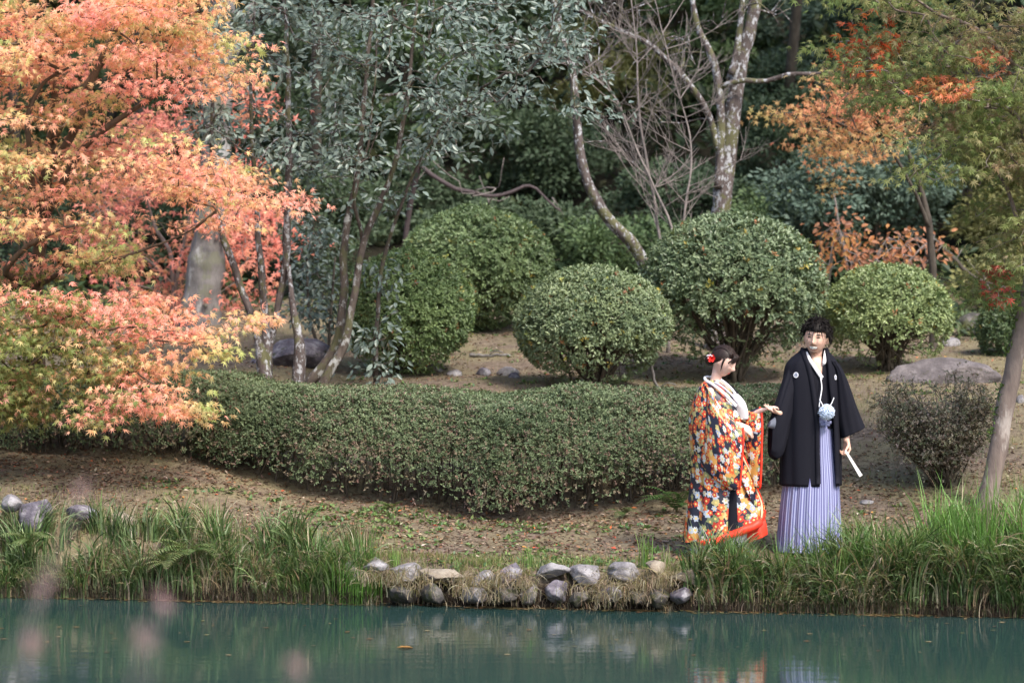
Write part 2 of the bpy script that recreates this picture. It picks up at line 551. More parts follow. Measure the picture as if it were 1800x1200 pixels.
# rocks on the lawn
o = rock('boulder', on_ground(1655, 23.6) + np.array([0, 0, .05]), (1.16, .62, .38), 7, 'mauve', 'long flat-topped mauve boulder lying on the lawn right of the man', 'boulder', None, .06, 5, .2, 5)
rock('boulder', on_ground(516, 24.3) + np.array([0, 0, .06]), (.93, .6, .42), 21, 'purple', 'dark purple rock behind the lichen-covered trunks left of centre', 'boulder', None, 0, 5, .18, 9)
rock('boulder', on_ground(1718, 28.5) + np.array([0, 0, .1]), (.5, .5, .36), 23, 'dark', 'dark mossy hump of rock at the wood edge right of the yellow-green bush', 'boulder', None, 0, 4, .15, 4)
LF = ['pale stone of the path edging left of the round bush', 'low grey stone of the path edging behind the hedge', 'bluish stone of the path edging near the middle bush', 'flat stone of the path edging close to the middle bush', 'mauve stone in the grass right of the hedge-side bush', 'stone in the lawn beside the boulder, small and light', 'flat light stone lying in the bare soil behind the man', 'small pale stone on the slope above the boulder']
for k, (px, d, w, h) in enumerate([(762, 24.2, .18, .09), (800, 24.0, .22, .07), (850, 24.1, .2, .08), (893, 24.0, .24, .1), (905, 23.6, .15, .06), (1795, 22.6, .12, .08), (1524, 19.6, .13, .03), (1668, 27, .3, .1)]):
    c = on_ground(px, d) + np.array([0, 0, h * .15])
    rock('path_stone', c, (w, w * .7, h * 1.6), 130 + k, ['grey', 'grey', 'purple', 'grey', 'purple', 'grey', 'grey', 'grey'][k], LF[k], 'stone', 'small stones on the lawn', k, 3)

# far wood ground cover and haze-free background are plants: see below
# fallen leaves, twigs, weeds, grass ----------------------------------------------------
def pts_on_ground(n, px0, px1, d0, d1, power=1.0):
    px = rng.uniform(px0, px1, n); d = d0 + (d1 - d0) * rng.uniform(0, 1, n) ** power
    x = (px - 900) / FPX * d
    ok = (d - shore(x)) > .25
    x, d = x[ok], d[ok]
    return np.stack([x, d, ground_z(x, d)], 1)
def palette(n, cols, jit=.25):
    cols = np.array(cols)
    c = cols[rng.integers(0, len(cols), n)]
    return c * (1 + jit * rng.uniform(-1, 1, (n, 1))) * (1 + .08 * rng.uniform(-1, 1, (n, 3)))
M_LEAFLIT = leaf_mat('fallen_leaf', .7, .1, .2, (1, .8, .6))
p = np.concatenate([pts_on_ground(34000, -150, 1950, 17.4, 28), pts_on_ground(24000, -100, 1900, 17.6, 21)])
cl = fbm(p * 1.7, 31)
keep = rng.uniform(0, 1, len(p)) < np.clip(.7 + 1.1 * cl, .2, 1)
p = p[keep]
n = len(p)
colr = palette(n, [(.13, .075, .045), (.2, .12, .07), (.28, .19, .12), (.34, .27, .2), (.09, .055, .04), (.17, .1, .08), (.26, .13, .07), (.10, .07, .05), (.22, .15, .11), (.07, .045, .035)])
hot = rng.uniform(0, 1, n) < .018
colr[hot] = palette(hot.sum(), [(.75, .22, .08), (.7, .35, .08), (.6, .1, .05), (.62, .5, .4)])
V, F, C = scatter(LEAF2, p + [0, 0, .008], np.concatenate([rng.normal(size=(n, 2)), rng.normal(size=(n, 1)) * .25], 1), nrm(np.concatenate([rng.normal(size=(n, 2)) * .35, np.ones((n, 1))], 1)), rng.uniform(.018, .055, n), colr)
tag(mesh_obj('fallen_leaves', V, F, M_LEAFLIT, col=C), 'brown and reddish fallen leaves scattered over the bank and the lawn', 'fallen leaves', kind='stuff')

M_WEED = leaf_mat('small_weeds', .5, .25, .35)
p = np.concatenate([pts_on_ground(700, 500, 1250, 17.5, 19.9), pts_on_ground(260, 250, 700, 18.2, 20.0), pts_on_ground(700, 600, 1800, 22.3, 27), pts_on_ground(250, 1450, 1800, 17.6, 19.5), pts_on_ground(300, 620, 1230, 17.25, 17.7)])
p = p[rng.uniform(0, 1, len(p)) < np.clip(.45 + 1.8 * fbm(p * 1.3, 77), .03, 1)]
k = 9
q = np.repeat(p, k, 0)
n = len(q)
dv = np.concatenate([rng.normal(size=(n, 2)), rng.uniform(.1, .9, (n, 1))], 1)
colr = palette(n, [(.09, .16, .045), (.14, .23, .07), (.11, .19, .09), (.2, .26, .09)])
V, F, C = scatter(LEAF2, q + np.concatenate([rng.normal(size=(n, 2)) * .02, np.zeros((n, 1))], 1), dv, nrm(np.stack([rng.normal(size=n) * .3, rng.normal(size=n) * .3, np.ones(n)], 1)), rng.uniform(.025, .055, n), colr)
tag(mesh_obj('ground_weeds', V, F, M_WEED, col=C), 'low green weeds dotted over the bare soil', 'weeds', kind='stuff')

def blades(p, height, width, lean, colr, seg=5, curl=1.0, dirs=None):
    """curved grass blades: ribbons"""
    n = len(p)
    height = np.broadcast_to(height, (n,))
    width = np.broadcast_to(width, (n,))
    a = rng.uniform(0, 2 * math.pi, n)
    h = np.stack([np.cos(a), np.sin(a), np.zeros(n)], 1) if dirs is None else nrm(dirs)
    lean = np.broadcast_to(lean, (n,))
    side = np.cross(h, [0, 0, 1.])
    side = nrm(side + .4 * rng.normal(size=(n, 3)))
    rows = []
    for s in range(seg + 1):
        u = s / seg
        ang = lean * (u ** curl)          # bending angle from vertical along the blade
        # integrate roughly
        rows.append(ang)
    pos = p.copy()
    Vs = []
    for s in range(seg + 1):
        u = s / seg
        w = width * (1 - u ** 2.2) * (.55 + .45 * min(1, u * 4 + .3))
        if s == seg: w = width * .02
        Vs.append(pos - side * w[:, None] / 2)
        Vs.append(pos + side * w[:, None] / 2)
        ang = rows[s]
        step = height / seg
        pos = pos + step[:, None] * (np.sin(ang)[:, None] * h + np.cos(ang)[:, None] * np.array([0, 0, 1.]))
    V = np.stack(Vs, 1)
    k = 2 * (seg + 1)
    f = np.array([[2 * s, 2 * s + 1, 2 * s + 3, 2 * s + 2] for s in range(seg)])
    F = (f[None] + np.arange(n)[:, None, None] * k).reshape(-1, 4)
    return V.reshape(-1, 3), F, np.repeat(colr, k, 0)
M_GRASS = leaf_mat('grass_blade', .45, .3, .4, (1, 1, .5))
# short turf
p = np.concatenate([pts_on_ground(9000, 560, 1300, 17.2, 17.85), pts_on_ground(6000, -100, 700, 17.7, 19.5), pts_on_ground(5000, 1450, 1900, 17.5, 24), pts_on_ground(9000, 250, 1800, 22.2, 28)])
p = p[rng.uniform(0, 1, len(p)) < np.clip(.5 + 1.6 * fbm(p * 1.1, 55), .05, 1)]
n = len(p)
V, F, C = blades(p, rng.uniform(.02, .07, n), .005, rng.uniform(.2, 1.3, n), palette(n, [(.15, .19, .05), (.22, .22, .08), (.3, .25, .13), (.12, .17, .05), (.26, .21, .12)]), 3)
tag(mesh_obj('short_grass', V, F, M_GRASS, col=C), 'thin short grass and moss growing over the bank and lawn', 'grass', kind='stuff')

GREEN_G = [(.07, .125, .04), (.12, .19, .07), (.20, .28, .12), (.05, .085, .03), (.28, .36, .18)]
DRY_G = [(.36, .29, .19), (.45, .37, .26), (.28, .2, .13), (.5, .43, .33)]
def clump_pts(n, px0, px1, nclump, t0, t1, spread, bias=-.02):
    cx = rng.uniform(px0, px1, nclump)
    t = rng.uniform(t0, t1, nclump)
    k = rng.integers(0, nclump, n)
    d = sd(cx[k]) + t[k] + rng.normal(size=n) * spread * .6
    x = (cx[k] - 900) / FPX * d + rng.normal(size=n) * spread
    z = np.maximum(ground_z(x, d, False), 0.0) - .01
    away = np.stack([x - (cx[k] - 900) / FPX * d, (d - sd(cx[k]) - t[k]), np.zeros(n)], 1) + np.array([0, bias, 0]) + (rng.normal(size=(nclump, 3)) * [.10, .03, 0])[k] + rng.normal(size=(n, 3)) * .04
    away[:, 2] = 0
    return np.stack([x, d, z], 1), away
def sedge(name, label, spec):
    g = Geo()
    for (n, px0, px1, nc, t0, t1, sp, h0, h1, l0, l1, w, pal, dryf) in spec:
        p, aw = clump_pts(n, px0, px1, nc, t0, t1, sp, -.09 if l0 >= 1.0 else -.02)
        c = palette(n, pal, .3)
        dry = rng.uniform(0, 1, n) < dryf
        c[dry] = palette(dry.sum(), DRY_G)
        hs = (.84 if 'left' in name else 1.) - .30 * np.exp(-(((p[:, 0] / p[:, 1] * FPX + 900) - 1345) / 150.) ** 4) * (1 if 'right' in name else 0)
        V, F, C = blades(p, (h0 + (h1 - h0) * rng.uniform(0, 1, n) ** 1.3) * hs * (.8 + .45 * fbm(p * 3.1, 15)), w * rng.uniform(.6, 1.3, n), rng.uniform(l0, l1, n), c, 7, 1.3, aw)
        g.add(V, F, C)
    tag(g.build(name, M_GRASS, col=True), label, 'sedge', kind='stuff')
sedge('left_bank_sedge', 'dense green sedge hanging over the left edge of the pond', [
    (2100, -60, 650, 50, .05, .5, .045, .26, .62, .4, 2.3, .016, GREEN_G, .12),
    (2300, -60, 650, 70, .0, .12, .04, .26, .66, 1.0, 2.4, .014, GREEN_G, .18),
    (800, -60, 640, 20, .0, .25, .04, .28, .50, .1, 1.0, .009, GREEN_G, .03),
    (1500, -60, 640, 40, .3, .9, .07, .18, .36, .3, 1.6, .006, [(.11, .15, .05), (.15, .2, .07)], .2),
    (900, 540, 660, 12, -.02, .2, .05, .34, .52, .05, .9, .007, [(.06, .14, .025), (.09, .19, .04), (.13, .25, .05)], .03),
    (1000, 100, 640, 26, .0, .2, .05, .25, .55, 1.7, 2.9, .005, DRY_G, 1),
])
sedge('right_bank_sedge', 'tall green sedge in front of the couple on the right edge of the pond', [
    (2100, 1225, 1880, 44, .05, .45, .05, .28, .70, .4, 2.3, .018, GREEN_G, .12),
    (2700, 1225, 1880, 74, .0, .12, .04, .28, .76, 1.0, 2.4, .016, GREEN_G, .2),
    (260, 1270, 1480, 10, .0, .3, .05, .5, .95, .1, 1.1, .009, [(.12, .22, .05), (.19, .31, .1)], .05),
    (900, 1480, 1660, 16, .1, .45, .06, .32, .60, .1, 1.4, .009, [(.1, .19, .04), (.15, .27, .07), (.19, .31, .1)], .05),
    (1100, 1600, 1880, 12, .1, .6, .07, .55, 1.0, .1, 1.2, .014, [(.12, .24, .05), (.17, .31, .08), (.21, .35, .11)], .04),
    (1200, 1240, 1850, 30, .0, .2, .06, .25, .55, 1.5, 2.8, .006, DRY_G, 1),
    (1500, 1230, 1850, 40, .0, .1, .05, .25, .45, 1.8, 3.0, .009, [(.05, .085, .03), (.07, .12, .04)], .1),
])
sedge('straw_mats', 'dry straw-coloured grass hanging down between the edging stones', [
    (900, 640, 1260, 20, .1, .3, .05, .06, .16, .6, 2.2, .0045, [(.16, .19, .07), (.28, .26, .12)], .3),
    (380, 640, 1260, 30, -.10, .02, .03, .06, .14, .8, 2.6, .0045, DRY_G, .9),
])
g = Geo()
for k in range(58):   # mats rooted between the top stones, falling over them
    cx = rng.choice([650, 690, 705, 742, 815, 826, 870, 880, 925, 940, 1000, 1052, 1058, 1074, 1090, 1128, 1140, 1165, 1176, 1245]) + rng.normal() * 6
    nb = int(rng.integers(6, 44))
    d0 = float(sd(cx)) + rng.uniform(-.22, .02)
    b0 = np.array([(cx - 900) / FPX * d0, d0, rng.uniform(.04, .19)])
    pp = b0 + rng.normal(size=(nb, 3)) * [.05, .02, .02]
    aw = rng.normal(size=(nb, 3)) * [.7, .3, 0] + [0, -.8, 0]
    dry = palette(nb, DRY_G + [(.3, .26, .12)])
    V, F, C = blades(pp, rng.uniform(.10, .30, nb), .0045 * rng.uniform(.7, 1.3, nb), rng.uniform(1.6, 3.1, nb), dry, 7, .7, aw)
    g.add(V, F, C)
tag(g.build('hanging_straw', M_GRASS, col=True), 'mats of dry straw falling over the edging stones to the water', 'dry grass', kind='stuff')
g = Geo()      # matted roots and old leaves on the steep bank face
n = 7000
px = rng.uniform(-80, 1880, n); px = px[(px < 650) | (px > 1230) | (rng.uniform(0, 1, n) < .22)]; n = len(px); d = sd(px) + rng.uniform(-.14, .16, n)
pp = np.stack([(px - 900) / FPX * d, d, np.zeros(n)], 1)
pp[:, 2] = np.maximum(ground_z(pp[:, 0], d, False), 0) + rng.uniform(0, .03, n)
V, F, C = blades(pp, rng.uniform(.05, .16, n), .006, rng.uniform(.8, 2.9, n), palette(n, [(.05, .04, .03), (.09, .07, .05), (.05, .065, .03), (.14, .11, .08), (.03, .025, .02)]), 4, 1, rng.normal(size=(n, 3)) * [1, .4, 0] + [0, -.6, 0])
g.add(V, F, C)
tag(g.build('bank_thatch', M_GRASS, col=True), 'dark matted roots and dead blades on the bank face at the water', 'dead grass', kind='stuff')
# tufts and reeds that stand by themselves
def tuft(px, t, n, h0, h1, lean, pal, label, w=.006, spread=.02):
    d = float(sd(px) + t)
    b = on_ground(px, d, .01)
    p = b + np.concatenate([rng.normal(size=(n, 2)) * spread, np.zeros((n, 1))], 1)
    V, F, C = blades(p, rng.uniform(h0, h1, n), w, rng.uniform(.05, lean, n), palette(n, pal), 7, 1.3)
    tag(mesh_obj('grass_tuft', V, F, M_GRASS, loc=b, col=C), label, 'grass tuft', 'grass tufts on the stone edging')
G2 = [(.13, .23, .05), (.18, .3, .08), (.2, .27, .1)]
tuft(694, .3, 26, .12, .2, .5, G2, 'upright green tuft above the leftmost pale pointed stone', .008)
tuft(805, .2, 26, .06, .13, .9, G2, 'short green tuft at the right end of the tan boulder')
tuft(930, .25, 34, .1, .19, .6, G2, 'green tuft growing above the purplish stone of the edging')
tuft(848, .3, 16, .05, .1, .9, G2, 'tiny tuft above the upright pale stone')
tuft(1135, .35, 30, .15, .32, .55, G2, 'tall loose green tuft left of the small pinkish stone', .010)
tuft(1172, .4, 36, .10, .2, 1.0, DRY_G + G2, 'half dry tuft beside the woman at the end of the edging')
for px_, t_, n_, h_, lb in ((372, .75, 22, .34, 'fresh green reed tuft rising behind the left bank sedge'), (500, .8, 18, .30, 'thin green reeds at the right part of the left bank'), (1500, .55, 20, .5, 'reed tuft just right of the man'), (1740, .35, 46, .85, 'tallest reed clump in front of the pale leaning trunk'), (1790, .4, 26, .8, 'reed clump cut by the right frame edge')):
    tuft(px_, t_, n_, h_ * .6, h_, .6, G2, lb, .010, .04)
tuft(1030, .3, 16, .04, .1, 1.0, G2, 'little tuft behind the peaked pale stone')

# fern fronds ----------------------------------------------------------
M_FERN = leaf_mat('fern_frond', .5, .3, .35)
def frond_geo(base, dirh, length, lift, droop, npairs=16, wid=.2):
    u = np.linspace(0, 1, npairs + 2)
    el = lift - droop * u
    step = length / (npairs + 1)
    pts = [np.array(base)]
    for k in range(npairs + 1):
        pts.append(pts[-1] + step * (math.cos(el[k]) * np.array([dirh[0], dirh[1], 0]) + math.sin(el[k]) * np.array([0, 0, 1.])))
    pts = np.array(pts)
    side = np.cross([dirh[0], dirh[1], 0], [0, 0, 1.])
    pos, dv, nr, sc = [], [], [], []
    for k in range(2, npairs + 2):
        t = nrm(pts[k] - pts[k - 1]); s = math.sin(math.pi * min(1, (k / (npairs + 2)) * .9 + .12)) ** .8
        for sg in (-1, 1):
            pos.append(pts[k]); dv.append(side * sg + t * .35 - np.array([0, 0, .15])); nr.append(np.cross(t, side) * -1 if np.cross(t, side)[2] < 0 else np.cross(t, side)); sc.append(length * wid * s)
    return pts, np.array(pos), np.array(dv), np.array(nr), np.array(sc)
PINNA = (np.array([[0, 0, 0], [-.09, .3, 0], [-.06, .7, 0], [0, 1, -.08], [.06, .7, 0], [.09, .3, 0]]), [np.array([[0, 1, 2, 3, 4, 5]])])
def fern(base, n, length, cols, label, face=None, lift=1.0):
    t = thing('fern', base, label, 'fern', 'ferns by the pond and the hedge')
    for k in range(n):
        a = (face if face is not None else 0) + (rng.uniform(-1, 1) * (1.3 if face is not None else math.pi))
        L = length * rng.uniform(.75, 1.15)
        pts, pos, dv, nr, sc = frond_geo(base, (math.cos(a), math.sin(a)), L, lift + rng.uniform(-.2, .25), 1.6 + rng.uniform(-.3, .4))
        g = Geo()
        V, F, C = scatter(PINNA, pos, dv, nr, sc, palette(len(pos), cols, .12))
        g.add(V, F, C)
        V, F = tube(pts, np.linspace(.003, .001, len(pts)), 4)
        g.add(V, F, (.13, .15, .06))
        g.build('frond', M_FERN, t, col=True)
FC = [(.2, .27, .1), (.24, .3, .13), (.16, .24, .09)]
fern(P(338, 985, 17.55), 9, .36, FC, 'large pale green fern in the middle of the left bank sedge', -1.57)
fern(P(300, 1000, 17.45), 6, .3, [(.3, .29, .16), (.22, .26, .11)], 'yellowish fern drooping toward the water on the left bank', -1.57)
fern(P(50, 960, 17.8), 7, .3, FC, 'green fern near the left frame edge below the tall boulder', -1.3)
fern(on_ground(1190, 19.75), 8, .4, [(.06, .13, .04), (.09, .18, .06)], 'dark green fern under the hedge beside the woman', -1.8, 1.2)
fern(on_ground(690, 19.8), 6, .2, [(.12, .2, .07), (.16, .24, .08)], 'small fern at the foot of the hedge left of centre', -1.6)
fern(P(1640, 1000, 17.1), 7, .28, [(.2, .3, .1), (.25, .33, .12)], 'bright fern in the sedge right of the man', -1.6)
fern(on_ground(1095, 19.7), 6, .22, [(.14, .19, .08), (.1, .16, .06)], 'little fern at the hedge foot right of centre', -1.6)

# debris floating at the waterline
n = 4200
px = rng.uniform(-60, 1860, n); d = sd(px) - np.abs(rng.normal(size=n)) * .07 + .02 * np.sin(px * .02)
p = np.stack([(px - 900) / FPX * d, d, np.full(n, .004)], 1)
p = p[(fbm(p * np.array([1.5, 3, 1]), 12) > .0) | (rng.uniform(0, 1, n) < .15)]
fx = rng.uniform(-60, 1860, 90); fd = rng.uniform(14.8, 17.2, 90); q = np.stack([(fx - 900) / FPX * fd, fd, np.full(90, .004)], 1); p = np.concatenate([p, q[fd < sd(fx)]]); n = len(p)
V, F, C = scatter(LEAF2, p, np.concatenate([rng.normal(size=(n, 2)) * [1, .3], np.zeros((n, 1))], 1), np.tile([0, 0, 1.], (n, 1)), rng.uniform(.02, .06, n), palette(n, [(.18, .12, .05), (.28, .21, .11), (.09, .07, .04), (.16, .08, .035), (.12, .12, .05)]))
V[:, 2] = .004 + np.abs(V[:, 2] - .004) * .3
tag(mesh_obj('floating_debris', V, F, M_LEAFLIT, col=C), 'brown leaves and straw floating along the water edge', 'debris', kind='stuff')
for px_, py_, lb, cc in ((697, 1139, 'single brown leaf floating on open water left of centre', (.3, .16, .05)),):
    d = FPX * CAMH / (py_ - HOR)
    b = P(px_, py_, d); b[2] = .006
    V, F, C = scatter(LEAF4, b[None], np.array([[1, .25, 0.]]), np.array([[0, 0, 1.]]), np.array([.13]), np.array([cc]))
    tag(mesh_obj('floating_leaf', V, F, M_LEAFLIT, loc=b, col=C), lb, 'leaf')
# ================================================================== PLANTS
def in_poly(pts, poly):
    x, y = pts[:, 0], pts[:, 1]
    ins = np.zeros(len(x), bool)
    j = len(poly) - 1
    for i in range(len(poly)):
        xi, yi = poly[i]; xj, yj = poly[j]
        c = ((yi > y) != (yj > y)) & (x < (xj - xi) * (y - yi) / (yj - yi + 1e-9) + xi)
        ins ^= c
        j = i
    return ins
def tips_in(poly, n, d0, d1, dens=None, flat=None):
    """points in the volume whose outline is poly (photo pixels at the tree's distance) and whose depth is d0..d1"""
    poly = np.array(poly, float)
    lo, hi = poly.min(0), poly.max(0)
    outp = []
    tot = 0
    while tot < n:
        q = rng.uniform(lo, hi, (n * 2, 2))
        q = q[in_poly(q, poly)]
        if dens is not None:
            q = q[rng.uniform(0, 1, len(q)) < dens(q)]
        outp.append(q); tot += len(q)
    q = np.concatenate(outp)[:n]
    d = rng.uniform(d0, d1, n)
    return np.stack([(q[:, 0] - 900) / FPX * d, d, CAMH - (q[:, 1] - HOR) / FPX * d], 1)

def trunk_path(spec, n=None, wob=.012, seed=0):
    """spec: rows (px, row, d, radius) -> dense path with radii"""
    A = np.array([[*P(a, b, d), r] for a, b, d, r in spec])
    L = np.linalg.norm(np.diff(A[:, :3], axis=0), axis=1).sum()
    n = n or max(6, int(L / .09))
    A = smooth_path(A, n)
    A[:, :3] += wob * np.stack([vnoise(A[:, :3] * 4, seed + k) for k in range(3)], 1)
    return A[:, :3], np.abs(A[:, 3])

def grow(stems, tips, rtip=.0022, expo=.42, rise=.25, step=.13, maxstem=None, wob=.03, horiz=0.0):
    """attach every tip to the nearest node of the tree so far; returns list of chains (points, radii)"""
    nodes = np.concatenate([s[0] for s in stems])
    par = np.full(len(nodes), -1)
    o = 0
    for s in stems:
        for k in range(1, len(s[0])): par[o + k] = o + k - 1
        o += len(s[0])
    ns = len(nodes)
    dmin = np.min(np.linalg.norm(tips[:, None, :] - nodes[None, ::2], axis=2), axis=1)
    order = np.argsort(dmin)
    buf = np.zeros((ns + len(tips) * 30, 3)); buf[:ns] = nodes
    pr = np.full(len(buf), -1); pr[:ns] = par
    m = ns
    chains = []
    for ti in order:
        t = tips[ti]
        D = t - buf[:m]
        dist = np.linalg.norm(D, axis=1)
        pen = dist + rise * np.maximum(0, -D[:, 2]) + horiz * np.abs(D[:, 2])
        j = int(np.argmin(pen))
        L = dist[j]
        k = max(2, min(28, int(L / step) + 1))
        p0 = buf[j]
        pd = p0 - buf[pr[j]] if pr[j] >= 0 else np.array([0, 0, .1])
        pd = pd / (np.linalg.norm(pd) + 1e-9)
        c1 = p0 + (pd * .35 + np.array([0, 0, .12])) * L * .45
        u = np.linspace(0, 1, k + 1)[1:, None]
        pts = (1 - u) ** 2 * p0 + 2 * u * (1 - u) * c1 + u ** 2 * t
        if k > 2: pts[:-1] += rng.normal(size=(k - 1, 3)) * wob * min(1, L)
        idx = [j]
        for q in pts:
            buf[m] = q; pr[m] = idx[-1]; idx.append(m); m += 1
        chains.append(idx)
    cnt = np.zeros(m)
    for c in chains: cnt[c[-1]] += 1
    for i in range(m - 1, -1, -1):
        if pr[i] >= 0 and i >= ns: cnt[pr[i]] += cnt[i]
    rad = rtip * np.maximum(cnt, 1) ** expo
    res = []
    for c in chains:
        pts = buf[c]
        r = rad[c].copy()
        r[0] = r[1] if len(r) > 1 else r[0]
        res.append((pts, r))
    return res

def build_tree(name, base, label, cat, stems, chains, mat, trunk_names='trunk', group=None, sides=9, thick=.012):
    t = thing(name, base, label, cat, group)
    for p, r in stems:
        r = r * (1 + .10 * vnoise(p * 5, 3))
        V, F = tube(p, r, max(sides, 8))
        V = V + 0.0
        nn = fbm(V * 7, 4)[:, None]
        rr = np.repeat(r, max(sides, 8)); rr = np.concatenate([rr, [0, 0]])[:, None]
        cen = np.repeat(p, max(sides, 8), 0); cen = np.concatenate([cen, V[-2:]])
        V = V + (V - cen) * .16 * nn
        mesh_obj(trunk_names, V, F, mat, t)
    big = [c for c in chains if c[1].max() > thick]
    small = [c for c in chains if c[1].max() <= thick]
    for p, r in big[:60]:
        V, F = tube(p, r, 6); mesh_obj('branch', V, F, mat, t)
    g = Geo()
    for p, r in big[60:] + small:
        V, F = tube(p, r, 4, cap=False); g.add(V, F)
    g.build('twigs', mat, t, kind='stuff')
    return t

def leaves_on(chains, per, template, size, colf, spread=(.16, .16, .05), droop=.3, up=(0, -.35, .9), upj=.45, back=.5, dirj=.8):
    """leaf sprays round the outer part of every chain"""
    tips = []
    axes = []
    for p, r in chains:
        if len(p) < 2: continue
        L = np.linalg.norm(p[-1] - p[-2]) + 1e-6
        tips.append(np.stack([p[-1], p[-2]])); axes.append(p[-1] - p[-2])
    T = np.array(tips); A = nrm(np.array(axes))
    k = np.repeat(np.arange(len(T)), per)
    n = len(k)
    u = rng.uniform(0, 1, (n, 1)) * back
    pos = T[k, 0] * (1 - u) + T[k, 1] * u + rng.normal(size=(n, 3)) * np.array(spread)
    out = nrm((pos - T[k, 1]) * [1, 1, .6] + A[k] * .05)
    dv = out + rng.normal(size=(n, 3)) * dirj * .6 - np.array([0, 0, droop])
    nr = np.array(up) + rng.normal(size=(n, 3)) * upj
    sc = size * rng.uniform(.7, 1.2, n)
    col = colf(pos, k)
    return pos, dv, nr, sc, col

def put_leaves(parent, template, data, mat, name='foliage', leaf_objs=0, omat=None):
    """leaf_objs: that many leaves nearest the camera become parts of their own, the rest one mass"""
    pos, dv, nr, sc, col = data
    n = len(pos)
    sel = np.zeros(n, bool)
    if leaf_objs:
        fx = pos[:, 0] / pos[:, 1] * FPX + 900; fy = HOR - (pos[:, 2] - CAMH) / pos[:, 1] * FPX
        vis = (fx > 5) & (fx < 1795) & (fy > 5) & (fy < 1195)
        score = sc / pos[:, 1] + np.where(vis, 10, 0)
        # the largest among the leaves nearest to the camera
        dcut = np.quantile(pos[vis, 1], .3) if vis.any() else 0
        score = score + np.where(pos[:, 1] < dcut, 5, 0)
        sel[np.argsort(-score)[:leaf_objs]] = True
        me = make_mesh('leaf', template[0], [f for f in template[1]], False)
        me.materials.append(omat)
        w0 = Vector(ORIG[parent.name])
        for i in np.where(sel)[0]:
            d = nrm(dv[i]); z = nrm(nr[i] - (nr[i] @ d) * d); x = np.cross(d, z)
            o = bpy.data.objects.new('leaf', me)
            COL.objects.link(o)
            o.parent = parent
            R = Matrix(np.stack([x, d, z], 1).tolist())
            o.matrix_basis = Matrix.Translation(Vector(pos[i]) - w0) @ R.to_4x4() @ Matrix.Scale(float(sc[i]), 4)
            o.color = (*[float(v) for v in col[i]], 1)
    r = ~sel
    V, F, C = scatter(template, pos[r], dv[r], nr[r], sc[r], col[r])
    return mesh_obj(name, V, F, mat, parent, smooth=False, col=C, kind='stuff')

def rosettes(cen, ax, k, leaf, colr, spread=.8, inner=.0):
    n = len(cen)
    q = np.repeat(np.arange(n), k)
    a = nrm(ax)[q]
    t = rand_unit(len(q))
    t = nrm(t - (t * a).sum(1, keepdims=True) * a)
    dv = t * spread + a * (.55 + .4 * rng.normal(size=(len(q), 1)))
    nr = a + rng.normal(size=(len(q), 3)) * .35 - t * .3
    return cen[q] + rng.normal(size=(len(q), 3)) * leaf * .25, dv, nr, leaf * rng.uniform(.65, 1.2, len(q)), colr[q] * (1 + .22 * rng.uniform(-1, 1, (len(q), 1)))

